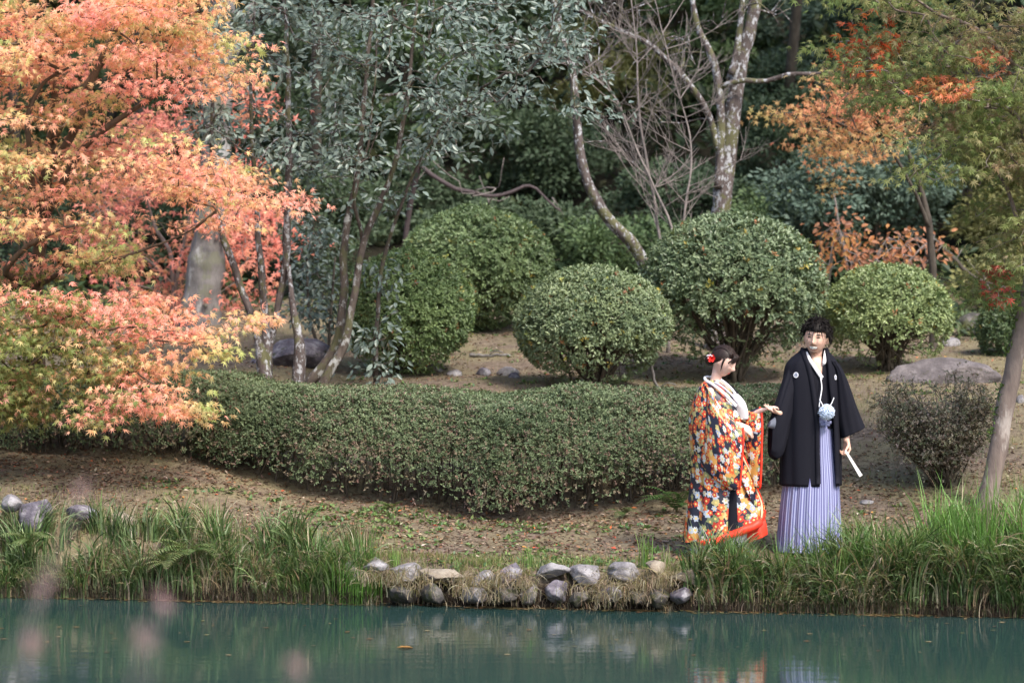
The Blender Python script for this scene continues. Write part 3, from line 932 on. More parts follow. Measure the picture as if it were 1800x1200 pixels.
M_BUSH = leaf_mat('bush_leaf', .42, .22, .45)
M_STEM = bark_mat('bush_stem', (.13, .105, .08), (.045, .035, .028), (.3, .3, .26), .3)
def ball(px, py, d, wpx, row_bottom, ground_row, label, leaf=.05, nros=3600, cols=None, seed=0, sparse=.35, nstem=22, depth=None, hole=None, tex=1.0):
    """clipped round bush: px,py = centre top, wpx width, row_bottom = row where the foliage ends"""
    base = on_ground(px, d, .02)
    k = FPX / d
    ztop = CAMH - (py - HOR) / k
    zbot = CAMH - (row_bottom - HOR) / k
    a = wpx / k / 2
    c_h = (ztop - zbot) / 2
    cen = np.array([base[0], d, (ztop + zbot) / 2])
    b = depth or a * .95
    t = thing('round_bush', base, label, 'bush', 'clipped round bushes on the lawn')
    # stems
    g = []
    for s in range(nstem):
        an = rng.uniform(0, 2 * math.pi); rr = rng.uniform(.25, .85)
        e = cen + np.array([math.cos(an) * a * rr, math.sin(an) * b * rr, rng.uniform(-.25, .35) * c_h])
        s0 = base + np.array([rng.normal() * .08 * a, rng.normal() * .08 * a, 0])
        mid = s0 * .55 + e * .45 + np.array([0, 0, .1 * c_h]) + rng.normal(size=3) * .05 * a
        p = smooth_path([s0, mid, e], 9) + rng.normal(size=(9, 3)) * .006
        V, F = tube(p, np.linspace(rng.uniform(.012, .028), .005, 9), 6)
        mesh_obj('stem', V, F, M_STEM, t)
        for q in range(5):
            b0 = p[rng.integers(3, 8)]
            e2 = b0 + nrm(b0 - base + rng.normal(size=3) * .4) * rng.uniform(.2, .55) * a
            g.append((smooth_path([b0, (b0 + e2) / 2 + rng.normal(size=3) * .02, e2], 5), .0045))
    gg = Geo()
    for p, r in g:
        V, F = tube(p, r, 4, cap=False); gg.add(V, F)
    gg.build('twigs', M_STEM, t, kind='stuff')
    # foliage
    def shell(n, dmin, dmax, keepf):
        u = rand_unit(n)
        # flat-bottomed dome profile
        s = np.sign(u[:, 2]) * np.abs(u[:, 2]) ** 1.0
        lump = 1 + .03 * fbm(u * 2.0 + seed, seed) + .02 * fbm(u * 7 + seed, seed + 3)
        R = lump * (1 - rng.uniform(0, 1, n) ** 1.5 * (dmax - dmin) - dmin)
        ex = np.where(s < 0, 1 + .10 * s, 1.0)
        p = cen + u * np.stack([a * R * ex, b * R * ex, c_h * R], 1)
        kp = rng.uniform(0, 1, n) < keepf(u, s)
        ax = nrm(u / np.array([a, b, c_h]))
        return p[kp], ax[kp], u[kp]
    def kf(u, s):
        ns = fbm(u * 3.2 + seed * 1.7, seed + 20, 3)
        pr = np.clip(1.25 + s * 1.1 * (1 if sparse > .2 else .5), .15 if sparse < .5 else .03, 1)
        pr = pr * np.clip(1 + 2.2 * ns - np.clip(-s, 0, 1) * sparse * 1.5, .04, 1)
        if hole is not None:
            for h in hole:
                pr = pr * (1 - np.exp(-((u - nrm(np.array(h[:3]))) ** 2).sum(1) / h[3] ** 2))
        return pr
    nros = int(nros * 1.35); leaf = leaf * .86
    P1, A1, U1 = shell(nros, 0, .07, kf)
    P2, A2, U2 = shell(int(nros * .9), .08, .35, lambda u, s: np.clip(1 + s * (1.0 + 1.2 * sparse), .04, 1))
    P3, A3, U3 = shell(int(nros * .014), -.045, .0, lambda u, s: np.where(s > -.4, 1., .2))
    P1 = np.concatenate([P1, P3]); A1 = np.concatenate([A1, A3]); U1 = np.concatenate([U1, U3])
    cols = np.array(cols)
    def cc(p, u):
        n_ = len(p)
        f = np.clip(.5 + .9 * fbm(p * 3.5, seed + 5) + .35 * rng.normal(size=n_), 0, 1)[:, None]
        c = cols[0] * (1 - f) + cols[1] * f
        y = rng.uniform(0, 1, n_) < .025
        c[y] = palette(y.sum(), [(.35, .28, .06), (.3, .14, .06), (.28, .3, .08)])
        return c
    D1 = rosettes(P1, A1 + np.array([0, 0, .35]), 6, leaf, cc(P1, U1))
    D2 = rosettes(P2, A2 + np.array([0, 0, .35]), 5, leaf * 1.1, cc(P2, U2))
    D = [np.concatenate([x, y]) for x, y in zip(D1, D2)]
    put_leaves(t, LEAF2, D, M_BUSH)
    return t
GB = [(.075, .135, .04), (.15, .225, .07)]
ball(836, 364, 27.0, 272, 580, 580, 'largest far-left dome-shaped clipped bush, behind the smaller round bush at left', .052, 5200, [(.10, .155, .065), (.21, .285, .13)], 1, .2, 12, hole=[(0.1, -1, -.05, .16), (.0, -1, .12, .12)])
ball(716, 440, 24.0, 236, 662, 665, 'round clipped bush beside the camellia trunks', .046, 4800, [(.12, .185, .07), (.24, .325, .135)], 2, .25, 16)
ball(1042, 469, 23.0, 274, 680, 678, 'clipped bush with a small dark hole, in the middle of the lawn', .044, 5200, [(.13, .18, .095), (.27, .33, .175)], 3, .45, 30, hole=[(.17, -1, -.02, .11), (.32, -1, .05, .08), (-.55, -1, -.35, .14)])
ball(1287, 375, 24.0, 325, 645, 668, 'biggest clipped bush, bare stems below, behind the couple', .058, 4300, [(.11, .16, .085), (.235, .295, .165)], 4, .75, 34, hole=[(-.1, -1, -.55, .3), (.25, -1, -.62, .3), (-.3, -1, -.8, .3)])
ball(1561, 465, 24.7, 228, 655, 668, 'yellow-green round bush with fanned bare stems right of the man', .046, 3200, [(.16, .22, .09), (.31, .375, .165)], 5, .85, 44, hole=[(.5, -1, .18, .16), (-.2, -1, -.5, .3), (.3, -1, -.55, .3)])
ball(1800, 510, 26.0, 165, 652, 652, 'dark round bush cut by the right frame edge', .042, 2600, [(.08, .13, .06), (.16, .22, .10)], 6, .3, 14)

# small twiggy bush on the right, in front of the boulder
def twig_bush(px, d, wpx, row_top, label):
    base = on_ground(px, d, .02)
    k = FPX / d
    ztop = CAMH - (row_top - HOR) / k
    t = thing('twiggy_bush', base, label, 'bush')
    a = wpx / k / 2
    H = ztop - base[2]
    cen = base + np.array([-.03, 0, H * .62])
    ends = []
    for s in range(60):
        an = rng.uniform(0, 2 * math.pi); rr = rng.uniform(.1, 1) ** .6
        e = cen + np.array([math.cos(an) * a * rr, math.sin(an) * a * .8 * rr, H * .37 * (rng.uniform(-.9, 1)) * math.sqrt(max(0.05, 1 - rr * rr * .8))])
        s0 = base + np.array([rng.normal() * .06, rng.normal() * .05, 0])
        p = smooth_path([s0, s0 * .5 + e * .5 + np.array([0, 0, .05]) + rng.normal(size=3) * .03, e], 8)
        V, F = tube(p, np.linspace(rng.uniform(.005, .011), .003, 8), 5)
        mesh_obj('stem', V, F, M_STEM, t); ends.append(p)
    gg = Geo(); tp = []
    for p in ends:
        for q in range(13):
            b0 = p[rng.integers(2, 8)]
            e2 = b0 + nrm(nrm(b0 - base) + rng.normal(size=3) * .45) * rng.uniform(.06, .2)
            dd = (e2 - cen) / [a * 1.02, a * .85, H * .39]
            if (dd ** 2).sum() > 1: e2 = cen + (e2 - cen) / math.sqrt((dd ** 2).sum())
            V, F = tube(smooth_path([b0, (b0 + e2) / 2 + rng.normal(size=3) * .012, e2], 4), .0022, 4, cap=False); gg.add(V, F)
            tp += [e2, (b0 + e2) / 2]
    gg.build('twigs', M_STEM, t, kind='stuff')
    tp = np.array(tp); tp = np.concatenate([tp, tp + rng.normal(size=tp.shape) * .04, tp + rng.normal(size=tp.shape) * .05, tp + rng.normal(size=tp.shape) * .06])
    D = rosettes(tp, nrm(tp - base) + [0, 0, .3], 6, .024, palette(len(tp), [(.20, .22, .13), (.28, .25, .17), (.32, .25, .20), (.24, .21, .155)]))
    put_leaves(t, LEAF2, D, M_BUSH)
twig_bush(1654, 20.0, 205, 655, 'thin twiggy brown-green bush in front of the long boulder')

# hedges -------------------------------------------------------------------
M_HEDGE = leaf_mat('hedge_leaf', .5, .2, .35)
def hedge(path, label, seed, nros, sparse):
    A = smooth_path(np.array([[(px - 900) / FPX * d, d, w, CAMH - (row - HOR) / FPX * d] for px, d, w, row in path]), 120)
    b = on_ground(path[len(path) // 2][0], path[len(path) // 2][1])
    t = thing('clipped_hedge', b, label, 'hedge', 'clipped hedges along the bank')
    L = np.concatenate([[0], np.cumsum(np.linalg.norm(np.diff(A[:, :2], axis=0), axis=1))])
    tan = nrm(np.gradient(A[:, :2], axis=0))
    def surf(s, phi, depth):
        i = np.interp(s, L, np.arange(len(A)))
        at = lambda arr: np.interp(i, np.arange(len(A)), arr)
        cx, cy, w, zt = at(A[:, 0]), at(A[:, 1]), at(A[:, 2]), at(A[:, 3])
        tx, ty = at(tan[:, 0]), at(tan[:, 1])
        zb = ground_z(cx, cy) - .05
        endf = np.clip(np.minimum(s, L[-1] - s) / .45, 0, 1)
        ef = np.sqrt(1 - (1 - endf) ** 2) * .92 + .08
        H = (zt - zb) * (.82 + .18 * ef)
        ww = w * ef
        ca, sa = np.cos(phi), np.sin(phi)
        o = -np.sign(ca) * np.abs(ca) ** .62
        h = np.maximum(sa, 0) ** .62
        o = o * (.90 + .1 * np.clip(h * 1.6, 0, 1))
        nz = fbm(np.stack([s * 1.4, phi * 1.5, phi * 0 + seed], 1), seed) * .11 + fbm(np.stack([s * 6, phi * 6, phi * 0 + seed], 1), seed + 4) * .07 * np.clip(1.4 - h, .3, 1)
        m = 1 - depth + nz
        nx_, ny_ = ty, -tx       # toward the camera side
        off = o * ww * m
        p = np.stack([cx - nx_ * off * -1 * -1, cy, zb + h * H * np.where(h > .3, m, 1)], 1)
        p[:, 0] = cx + (-nx_) * off * -1 * -1
        # across direction: local y mostly
        p[:, 0] = cx - ty * off * -1
        p[:, 1] = cy + tx * off
        ax = np.stack([-ty * o * -1 * .9, tx * o * .9, h ** 2.2 * 1.0 + .05], 1)
        return p, nrm(ax), h, H
    def batch(n, d0, d1, keep):
        s = rng.uniform(0, L[-1], n)
        phi = rng.uniform(.0, math.pi * .80, n)
        dep = d0 + (d1 - d0) * rng.uniform(0, 1, n) ** 1.6
        p, ax, h, H = surf(s, phi, dep)
        nn = fbm(np.stack([s * 2.2, phi * 2.2, s * 0], 1), seed + 30, 3)
        kp = rng.uniform(0, 1, n) < keep(h, nn)
        return p[kp], ax[kp], h[kp]
    P1, A1, H1 = batch(nros, 0, .14, lambda h, nn: np.clip(.15 + 1.15 * h + 2.0 * nn, sparse * (.3 + .7 * h), 1))
    P2, A2, H2 = batch(int(nros * .5), .12, .5, lambda h, nn: np.clip(.12 + .9 * h ** 1.5 + 1.2 * nn, .05, 1))
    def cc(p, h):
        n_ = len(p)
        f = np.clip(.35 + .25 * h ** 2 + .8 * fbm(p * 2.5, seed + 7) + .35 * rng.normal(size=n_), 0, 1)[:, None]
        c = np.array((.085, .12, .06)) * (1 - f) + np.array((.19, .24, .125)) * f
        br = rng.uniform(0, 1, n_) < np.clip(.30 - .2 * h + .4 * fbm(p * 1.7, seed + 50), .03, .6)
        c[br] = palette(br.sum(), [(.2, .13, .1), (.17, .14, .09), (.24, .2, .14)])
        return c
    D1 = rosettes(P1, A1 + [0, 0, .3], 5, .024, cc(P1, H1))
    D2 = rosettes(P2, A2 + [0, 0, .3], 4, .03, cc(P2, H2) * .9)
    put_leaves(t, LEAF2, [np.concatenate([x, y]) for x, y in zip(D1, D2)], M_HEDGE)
    # woody stems inside
    g = Geo()
    for k in range(int(L[-1] * 46)):
        s = np.array([rng.uniform(.1, L[-1] - .1)])
        ph = np.array([rng.uniform(.15, 2.2)])
        p, ax, h, H = surf(s, ph, np.array([.08]))
        i = np.interp(s[0], L, np.arange(len(A)))
        c = np.array([np.interp(i, np.arange(len(A)), A[:, 0]), np.interp(i, np.arange(len(A)), A[:, 1]) - rng.uniform(-.1, .3), 0])
        c[0] += rng.normal() * .1
        c[2] = gz(c[0], c[1]) - .02
        e = p[0]
        mid = (c + e) / 2 + np.array([0, 0, .06]) + rng.normal(size=3) * .04
        V, F = tube(smooth_path([c, mid, e], 7), np.linspace(rng.uniform(.004, .012), .0025, 7), 4, cap=False)
        g.add(V, F)
    g.build('stems', M_STEM, t, kind='stuff')
    return t
hedge([(330, 21.0, .58, 676), (440, 20.85, .66, 674), (520, 20.72, .68, 676), (640, 20.55, .64, 682), (800, 20.35, .68, 686), (950, 20.3, .70, 687), (1100, 20.3, .70, 686), (1250, 20.35, .68, 680), (1412, 20.5, .6, 674)],
      'long dense clipped hedge running behind the woman across the middle of the bank', 3, 44000, .45)
hedge([(-160, 21.4, .5, 672), (20, 21.3, .5, 664), (180, 21.15, .6, 658), (330, 21.1, .66, 655), (420, 21.0, .62, 660), (520, 21.0, .5, 676)],
      'looser hedge with bare stems showing, under the orange maple on the left', 8, 20000, .22)

# ------------------------------------------------------------------ trees
M_BARK_CAM = bark_mat('camellia_bark', (.13, .105, .09), (.045, .035, .03), (.34, .34, .33), .44, 13, (.10, .10, .05), (1, 1, .7))
M_BARK_LICH = bark_mat('lichen_bark', (.13, .105, .10), (.04, .032, .03), (.34, .345, .365), .455, 19, (.11, .11, .05), (1, 1, .7))
M_BARK_MAPLE = bark_mat('maple_bark', (.17, .12, .085), (.07, .05, .035), (.4, .38, .34), .3, 6)
M_BARK_PALE = bark_mat('pale_smooth_bark', (.24, .19, .165), (.14, .11, .10), (.34, .30, .275), .42, 3.5, None, (1, 1, .4))
M_BARK_GREY = bark_mat('grey_bark', (.20, .185, .18), (.11, .10, .098), (.31, .305, .30), .42, 4, (.15, .15, .11), (1, 1, .4))
M_BARK_DARK = bark_mat('dark_bark', (.1, .085, .07), (.04, .033, .028), (.2, .2, .18), .25)
M_CAM = leaf_mat('camellia_leaf', .42, .14, .6)
M_CAMO = leaf_obj_mat('camellia_leaf_single', .42, .14, .6, (1, 1, .6))
M_MAP = leaf_mat('maple_leaf', .5, .45, .4, (1, .92, .8))
M_MAPO = leaf_obj_mat('maple_leaf_single', .5, .45, .4, (1, .92, .8))

# camellia, right group of stems
def root(px, row, d, r):    # first point goes down to the ground
    b = on_ground(px, d, .08); return b
def stems_from(specs):
    outp = []
    for k, sp in enumerate(specs):
        p, r = trunk_path(sp, seed=k)
        if sp[0][1] > 560:  # extend to the ground
            g_ = p[0].copy(); gzv = gz(g_[0], g_[1]) - .06
            if g_[2] > gzv: p = np.concatenate([[[g_[0], g_[1], gzv]], p]); r = np.concatenate([[r[0] * 1.15], r])
        outp.append((p, r))
    return outp
CAMSP = (.10, .10, .05)
camcol = lambda pos, k: (lambda f: np.array((.08, .118, .094)) * (1 - f) + np.array((.20, .25, .215)) * f)(rng.uniform(0, 1, (len(pos), 1)))
st = stems_from([
    [(545, 672, 22.7, .055), (590, 608, 22.7, .045), (604, 520, 22.7, .04), (606, 420, 22.75, .036), (628, 300, 22.8, .03), (641, 160, 22.9, .024), (655, 0, 23, .017), (660, -120, 23, .01)],
    [(567, 675, 22.5, .05), (606, 600, 22.5, .04), (625, 500, 22.5, .036), (642, 415, 22.5, .032), (690, 300, 22.4, .026), (718, 150, 22.3, .02), (732, 0, 22.3, .014), (738, -100, 22.3, .01)],
    [(660, 580, 23.0, .022), (668, 500, 23.0, .02), (682, 430, 23, .019), (702, 370, 22.9, .016), (735, 290, 22.8, .012), (790, 200, 22.6, .009)],
    [(625, 480, 22.6, .02), (636, 420, 22.6, .018), (622, 330, 22.4, .015), (650, 240, 22.2, .01), (665, 60, 22.2, .008)],
])
polyA = [(545, -160), (900, -160), (1030, -60), (1050, 60), (1085, 200), (1010, 220), (930, 240), (870, 260), (750, 290), (715, 370), (680, 390), (600, 380), (550, 310)]
tp = tips_in(polyA, 560, 21.3, 24, lambda q: np.clip(.5 + 1.6 * fbm(np.stack([q[:, 0] / 60, q[:, 1] / 32, q[:, 0] * 0], 1), 9), .02, 1))
ch = grow(st, tp, .0026, .42, .35, .16)
tA = build_tree('camellia_tree', on_ground(575, 22.6), 'glossy dark-leaved camellia with two leaning lichen-spotted trunks and a long bough to the right', 'tree', st, ch, M_BARK_CAM)
put_leaves(tA, LEAF4, leaves_on(ch, 11, LEAF4, .080, camcol, (.10, .10, .05), .25, (0, -.45, .8), .5, .9), M_CAM, leaf_objs=300, omat=M_CAMO)
tp2 = tips_in([(610, 560), (640, 470), (690, 450), (705, 600), (690, 660), (640, 670), (605, 640)], 32, 22.5, 23.1)
ch2 = grow(st[:3], tp2, .0025, .42, .3, .12)
g = Geo()
for p, r in ch2:
    V, F = tube(p, r, 4, cap=False); g.add(V, F)
g.build('low_twigs', M_BARK_CAM, tA, kind='stuff')
put_leaves(tA, LEAF4, leaves_on(ch2, 9, LEAF4, .08, camcol, (.07, .07, .05), .4, (0, -.5, .7), .5, .9), M_CAM, 'low_foliage')
# camellia, left group
st = stems_from([
    [(468, 672, 22.4, .075), (462, 640, 22.4, .062), (452, 590, 22.4, .036), (430, 520, 22.4, .034), (402, 440, 22.5, .033), (385, 380, 22.5, .028), (372, 250, 22.5, .02), (380, 80, 22.5, .014)],
    [(470, 640, 22.45, .05), (466, 570, 22.5, .036), (461, 500, 22.5, .034), (455, 420, 22.5, .03), (450, 330, 22.6, .024), (440, 180, 22.6, .016), (450, -20, 22.6, .01)],
    [(472, 620, 22.5, .034), (488, 540, 22.5, .032), (503, 460, 22.5, .036), (506, 380, 22.5, .038), (508, 250, 22.5, .03), (506, 120, 22.5, .024), (500, 0, 22.5, .018), (498, -120, 22.5, .01)],
    [(522, 672, 22.3, .062), (526, 610, 22.3, .052), (520, 560, 22.3, .036), (512, 520, 22.35, .026), (507, 470, 22.45, .02)],
])
polyB = [(330, 150), (380, -160), (600, -160), (620, 250), (600, 340), (545, 345), (500, 300), (430, 340), (370, 300), (345, 220)]
tp = tips_in(polyB, 330, 21.6, 24, lambda q: np.clip(.45 + 1.6 * fbm(np.stack([q[:, 0] / 60, q[:, 1] / 32, q[:, 0] * 0 + 4], 1), 10), .02, 1))
ch = grow(st, tp, .0026, .42, .35, .16)
tB = build_tree('camellia_tree', on_ground(495, 22.35), 'many-stemmed camellia with blue-grey lichen patches, left of the two leaning trunks', 'tree', st, ch, M_BARK_LICH)
put_leaves(tB, LEAF4, leaves_on(ch, 10, LEAF4, .080, camcol, (.10, .10, .05), .25, (0, -.45, .8), .5, .9), M_CAM, leaf_objs=200, omat=M_CAMO)
# dark shrub behind the stems
st = stems_from([[(575, 640, 25.2, .02), (580, 560, 25.2, .016), (590, 450, 25.2, .01)], [(570, 640, 25.2, .02), (545, 560, 25.2, .016), (540, 450, 25.2, .01)]])
tp = tips_in([(520, 560), (510, 380), (560, 360), (600, 430), (605, 560), (580, 600)], 80, 24.8, 26)
ch = grow(st, tp, .0025)
tC = build_tree('evergreen_shrub', on_ground(572, 25.2), 'dark evergreen shrub seen between the camellia stems', 'shrub', st, ch, M_BARK_DARK)
put_leaves(tC, LEAF4, leaves_on(ch, 13, LEAF4, .08, lambda p, k: camcol(p, k) * .8, (.1, .1, .07), .3, (0, -.4, .8), .6, .9), M_CAM)

def pads(poly, npad, ntip, d0, d1, rx=.42, rz=.035, dens=None, slope=.22, toward=None):
    """tips grouped in flat drooping layers with open air between them"""
    c_ = tips_in(poly, npad, d0, d1, dens)
    k = np.repeat(np.arange(npad), ntip)
    r = rng.uniform(.55, 1.15, npad)[k]
    a_ = rng.uniform(0, 2 * math.pi, len(k)); q = np.sqrt(rng.uniform(0, 1, len(k))) * rx * r
    o_ = np.stack([np.cos(a_) * q, np.sin(a_) * q * .8, rng.normal(size=len(k)) * rz], 1)
    s_ = np.sign(c_[:, 0] - toward)[k] if toward is not None else 1
    o_[:, 2] -= slope * q + .10 * o_[:, 0] * s_
    return c_[k] + o_
# orange maple on the left --------------------------------------------------
def maple_cols(cols, scale, seed, jit=.16, bias=.5):
    cols = np.array(cols)
    def f(pos, k):
        q = pos * scale
        v = np.clip(bias + .95 * fbm(q * np.array([1, 1, 1.7]), seed, 3) + .11 * rng.normal(size=len(pos)), 0, .9999) * (len(cols) - 1)
        i = v.astype(int); fr = (v - i)[:, None]
        c = cols[i] * (1 - fr) + cols[np.minimum(i + 1, len(cols) - 1)] * fr
        return c * (1 + jit * rng.uniform(-1, 1, (len(pos), 1))) * (1 + .06 * rng.uniform(-1, 1, (len(pos), 3)))
    return f
ORANGE = [(.48, .54, .20), (.64, .62, .28), (.84, .62, .33), (.92, .55, .33), (.93, .50, .37), (.93, .45, .36), (.92, .42, .32)]
st = stems_from([
    [(70, 700, 21.6, .075), (64, 600, 21.6, .07), (66, 480, 21.4, .065), (80, 330, 21.3, .055), (95, 200, 21.2, .045), (110, 60, 21.1, .03), (120, -120, 21.1, .02)],
    [(72, 320, 21.3, .045), (130, 230, 21.0, .034), (160, 150, 20.9, .028), (190, 70, 20.8, .02), (230, -60, 20.8, .012)],
    [(70, 400, 21.3, .04), (140, 270, 20.7, .03), (230, 195, 20.4, .023), (300, 155, 20.2, .017), (368, 138, 20.1, .010)],
    [(66, 430, 21.3, .03), (52, 260, 20.6, .026), (50, 200, 20.5, .022), (75, 150, 20.5, .016), (120, 120, 20.4, .01)],
    [(66, 540, 21.3, .036), (40, 580, 20.4, .028), (80, 614, 19.8, .022), (160, 590, 19.5, .016), (215, 575, 19.4, .010), (300, 580, 19.3, .006)],
    [(66, 590, 21.3, .03), (50, 610, 20.4, .024), (110, 618, 19.8, .018), (180, 605, 19.5, .013), (260, 598, 19.4, .009), (330, 605, 19.3, .006)],
    [(66, 500, 21.3, .036), (10, 480, 20.6, .03), (40, 440, 20.4, .024), (80, 415, 20.3, .02), (140, 395, 20.2, .012)],
    [(68, 500, 21.3, .026), (130, 470, 20.6, .02), (200, 455, 20.3, .015), (290, 425, 20.2, .010), (345, 398, 20.1, .007)],
    [(90, 250, 21.2, .034), (180, 110, 21, .024), (250, 60, 20.8, .018), (310, 0, 20.6, .012), (360, -90, 20.6, .008)],
])
polyM = [(-170, -160), (395, -160), (425, 0), (400, 60), (412, 120), (385, 165), (325, 175), (300, 215), (330, 250), (365, 250), (380, 300), (415, 300), (475, 325), (482, 360), (450, 390), (370, 400), (275, 430), (210, 475), (140, 495), (-170, 540)]
tpa = np.concatenate([pads(polyM, 150, 9, 19.3, 22.0, .40, toward=-3.9), tips_in(polyM, 120, 19.3, 22.2)])
tpb = pads([(-150, 520), (90, 505), (230, 530), (250, 480), (300, 510), (310, 545), (400, 545), (460, 525), (470, 560), (440, 597), (410, 620), (350, 630), (300, 610), (230, 600), (150, 640), (-150, 700)], 46, 7, 19.0, 20.0, .26, .03, slope=.15)
tpc = pads([(-100, 620), (100, 640), (200, 650), (260, 620), (330, 660), (340, 720), (300, 745), (250, 700), (190, 700), (165, 745), (110, 700), (50, 730), (-100, 760)], 38, 6, 18.9, 20.0, .24, .03)
tp = np.concatenate([tpa, tpb, tpc])
ch = grow(st, tp, .0021, .42, .1, .14, wob=.02, horiz=.25)
tM = build_tree('maple_tree', on_ground(70, 21.6), 'big orange and coral maple with yellow-green sprays, reaching in from the left frame edge', 'tree', st, ch, M_BARK_MAPLE)
mc = maple_cols(ORANGE, 1.35, 61, .18, .49)
def mcol(pos, k):
    c = mc(pos, k)
    # the lower left sprays have stayed green
    px = pos[:, 0] / pos[:, 1] * FPX + 900; row = HOR - (pos[:, 2] - CAMH) / pos[:, 1] * FPX
    gf = np.clip((row - 470) / 100, 0, 1) * np.clip((300 - px) / 220, 0, 1)
    gf = np.maximum(gf, np.clip((row - 440) / 60, 0, 1) * np.clip((540 - row) / 40, 0, 1) * np.clip((260 - px) / 60, 0, 1) * .8)
    gr = (rng.uniform(0, 1, len(pos)) < gf * .85)
    c[gr] = palette(gr.sum(), [(.24, .29, .09), (.30, .34, .12), (.38, .34, .13)], .2)
    return c
DM = leaves_on(ch, 15, MAPLE, .094, mcol, (.12, .12, .03), .5, (0, -.55, .75), .42, .6)
put_leaves(tM, MAPLE, DM, M_MAP, leaf_objs=300, omat=M_MAPO)

# red maples behind on the left
RED = [(.75, .40, .22), (.80, .34, .25), (.80, .28, .22), (.74, .24, .18)]
st = stems_from([[(308, 600, 28.5, .05), (306, 520, 28.5, .035), (300, 450, 28.5, .025), (270, 390, 28.5, .018), (240, 300, 28.5, .01)],
                 [(306, 520, 28.5, .025), (320, 440, 28.4, .02), (345, 350, 28.4, .015), (400, 250, 28.4, .01), (440, 150, 28.4, .006)],
                 [(306, 540, 28.5, .02), (330, 480, 28.4, .015), (400, 420, 28.3, .01), (460, 400, 28.2, .006)],
                 [(304, 500, 28.5, .02), (250, 450, 28.3, .015), (190, 440, 28.3, .01), (140, 450, 28.3, .006)]])
tp = tips_in([(110, 470), (190, 300), (240, 180), (380, 130), (470, 110), (490, 230), (430, 260), (440, 360), (520, 380), (540, 440), (470, 460), (460, 540), (330, 550), (220, 530), (180, 490)], 230, 27, 30,
             lambda q: np.clip(.6 + 1.3 * fbm(np.stack([q[:, 0] / 45, q[:, 1] / 30, q[:, 0] * 0 + 5], 1), 39), .05, 1))
ch = grow(st, tp, .003, .42, .2, .2)
tR = build_tree('maple_tree', on_ground(307, 28.5), 'red maple with thin pale stems behind the orange maple, near the thick grey trunk', 'tree', st, ch, M_BARK_PALE)
put_leaves(tR, MAPLE5, leaves_on(ch, 13, MAPLE5, .125, maple_cols(RED, 1, 71), (.16, .16, .06), .35, (0, -.6, .6), .5, .8), M_MAP)

# thick grey trunk
st = stems_from([[(348, 620, 27.2, .26), (352, 560, 27.2, .235), (358, 500, 27.2, .215), (368, 420, 27.2, .185), (378, 300, 27.2, .17), (385, 150, 27.2, .155), (392, 0, 27.2, .14), (400, -160, 27.2, .12)],
                 [(384, 160, 27.2, .08), (430, 40, 27.3, .06), (500, -100, 27.4, .04)], [(380, 230, 27.2, .06), (330, 100, 27.3, .045), (270, -80, 27.4, .03)]])
build_tree('large_tree', on_ground(350, 27.2), 'thick smooth grey tree trunk flaring at its foot, behind the maples on the left', 'tree', st, [], M_BARK_GREY, sides=20)

# bare lichened trees in the middle
def bare_tips(poly, n, d0, d1): return tips_in(poly, n, d0, d1)
st = stems_from([
    [(1258, 600, 26.2, .12), (1262, 480, 26.2, .115), (1266, 380, 26.2, .105), (1276, 290, 26.2, .10), (1288, 200, 26.2, .095), (1302, 110, 26.2, .085), (1325, 20, 26.2, .07), (1345, -120, 26.2, .06)],
    [(1262, 330, 26.1, .05), (1266, 250, 26.1, .05), (1264, 150, 26.1, .045), (1245, 85, 26.1, .04), (1225, 40, 26.1, .035), (1208, -60, 26.1, .025)],
    [(1262, 152, 26.1, .03), (1300, 144, 26, .028), (1345, 142, 26, .026), (1390, 131, 25.9, .022), (1425, 130, 25.9, .020), (1452, 127, 25.9, .012)],
    [(1262, 260, 26.1, .04), (1250, 215, 26.1, .036), (1225, 165, 26, .034), (1180, 115, 26, .032), (1135, 75, 26, .028), (1080, 48, 26, .024), (1020, 20, 26, .018), (960, -10, 26, .01)],
    [(1285, 130, 26.1, .04), (1300, 60, 26.1, .035), (1310, -60, 26.1, .025)],
    [(1280, 140, 26.2, .022), (1295, 90, 26.2, .02), (1318, 40, 26.2, .016), (1322, -20, 26.2, .012)],
])
tp = np.concatenate([tips_in([(1000, -100), (1420, -100), (1400, 40), (1300, 60), (1230, 120), (1120, 100), (1000, 60)], 120, 25.3, 27), tips_in([(1050, 40), (1200, 60), (1230, 220), (1120, 230)], 18, 25.6, 26.4)])
ch = grow(st, tp, .004, .4, .2, .18)
build_tree('bare_tree', on_ground(1258, 26.2), 'leafless forked tree with lichened bark and an arching bough, above the biggest bush', 'tree', st, ch, M_BARK_LICH, sides=14)
st = stems_from([
    [(1165, 560, 25.2, .078), (1140, 480, 25.2, .072), (1110, 430, 25.2, .068), (1070, 385, 25.2, .062), (1045, 345, 25.2, .057), (1026, 300, 25.2, .053), (1016, 240, 25.2, .049), (1010, 170, 25.2, .046), (1002, 110, 25.2, .044), (985, 60, 25.2, .05), (965, -60, 25.2, .04)]])
tp = tips_in([(860, -100), (1080, -100), (1100, 60), (1050, 120), (960, 110)], 36, 24.5, 26)
tp = np.concatenate([tp, P(1085, 250, 25.2)[None], P(1120, 300, 25)[None], P(930, 100, 25.6)[None], P(850, 60, 25.6)[None], P(800, 90, 25.8)[None]])
ch = grow(st, tp, .004, .4, .2, .18)
build_tree('leaning_tree', on_ground(1165, 25.2), 'mottled leaning trunk curving up to the left between the bushes', 'tree', st, ch, M_BARK_LICH, sides=14)
M_TWIG = flat_mat('pale_twig', (.22, .19, .18), .9, .1, .3)
M_BOUGH = flat_mat('grey_bough', (.075, .06, .062), .9, .1, .3)
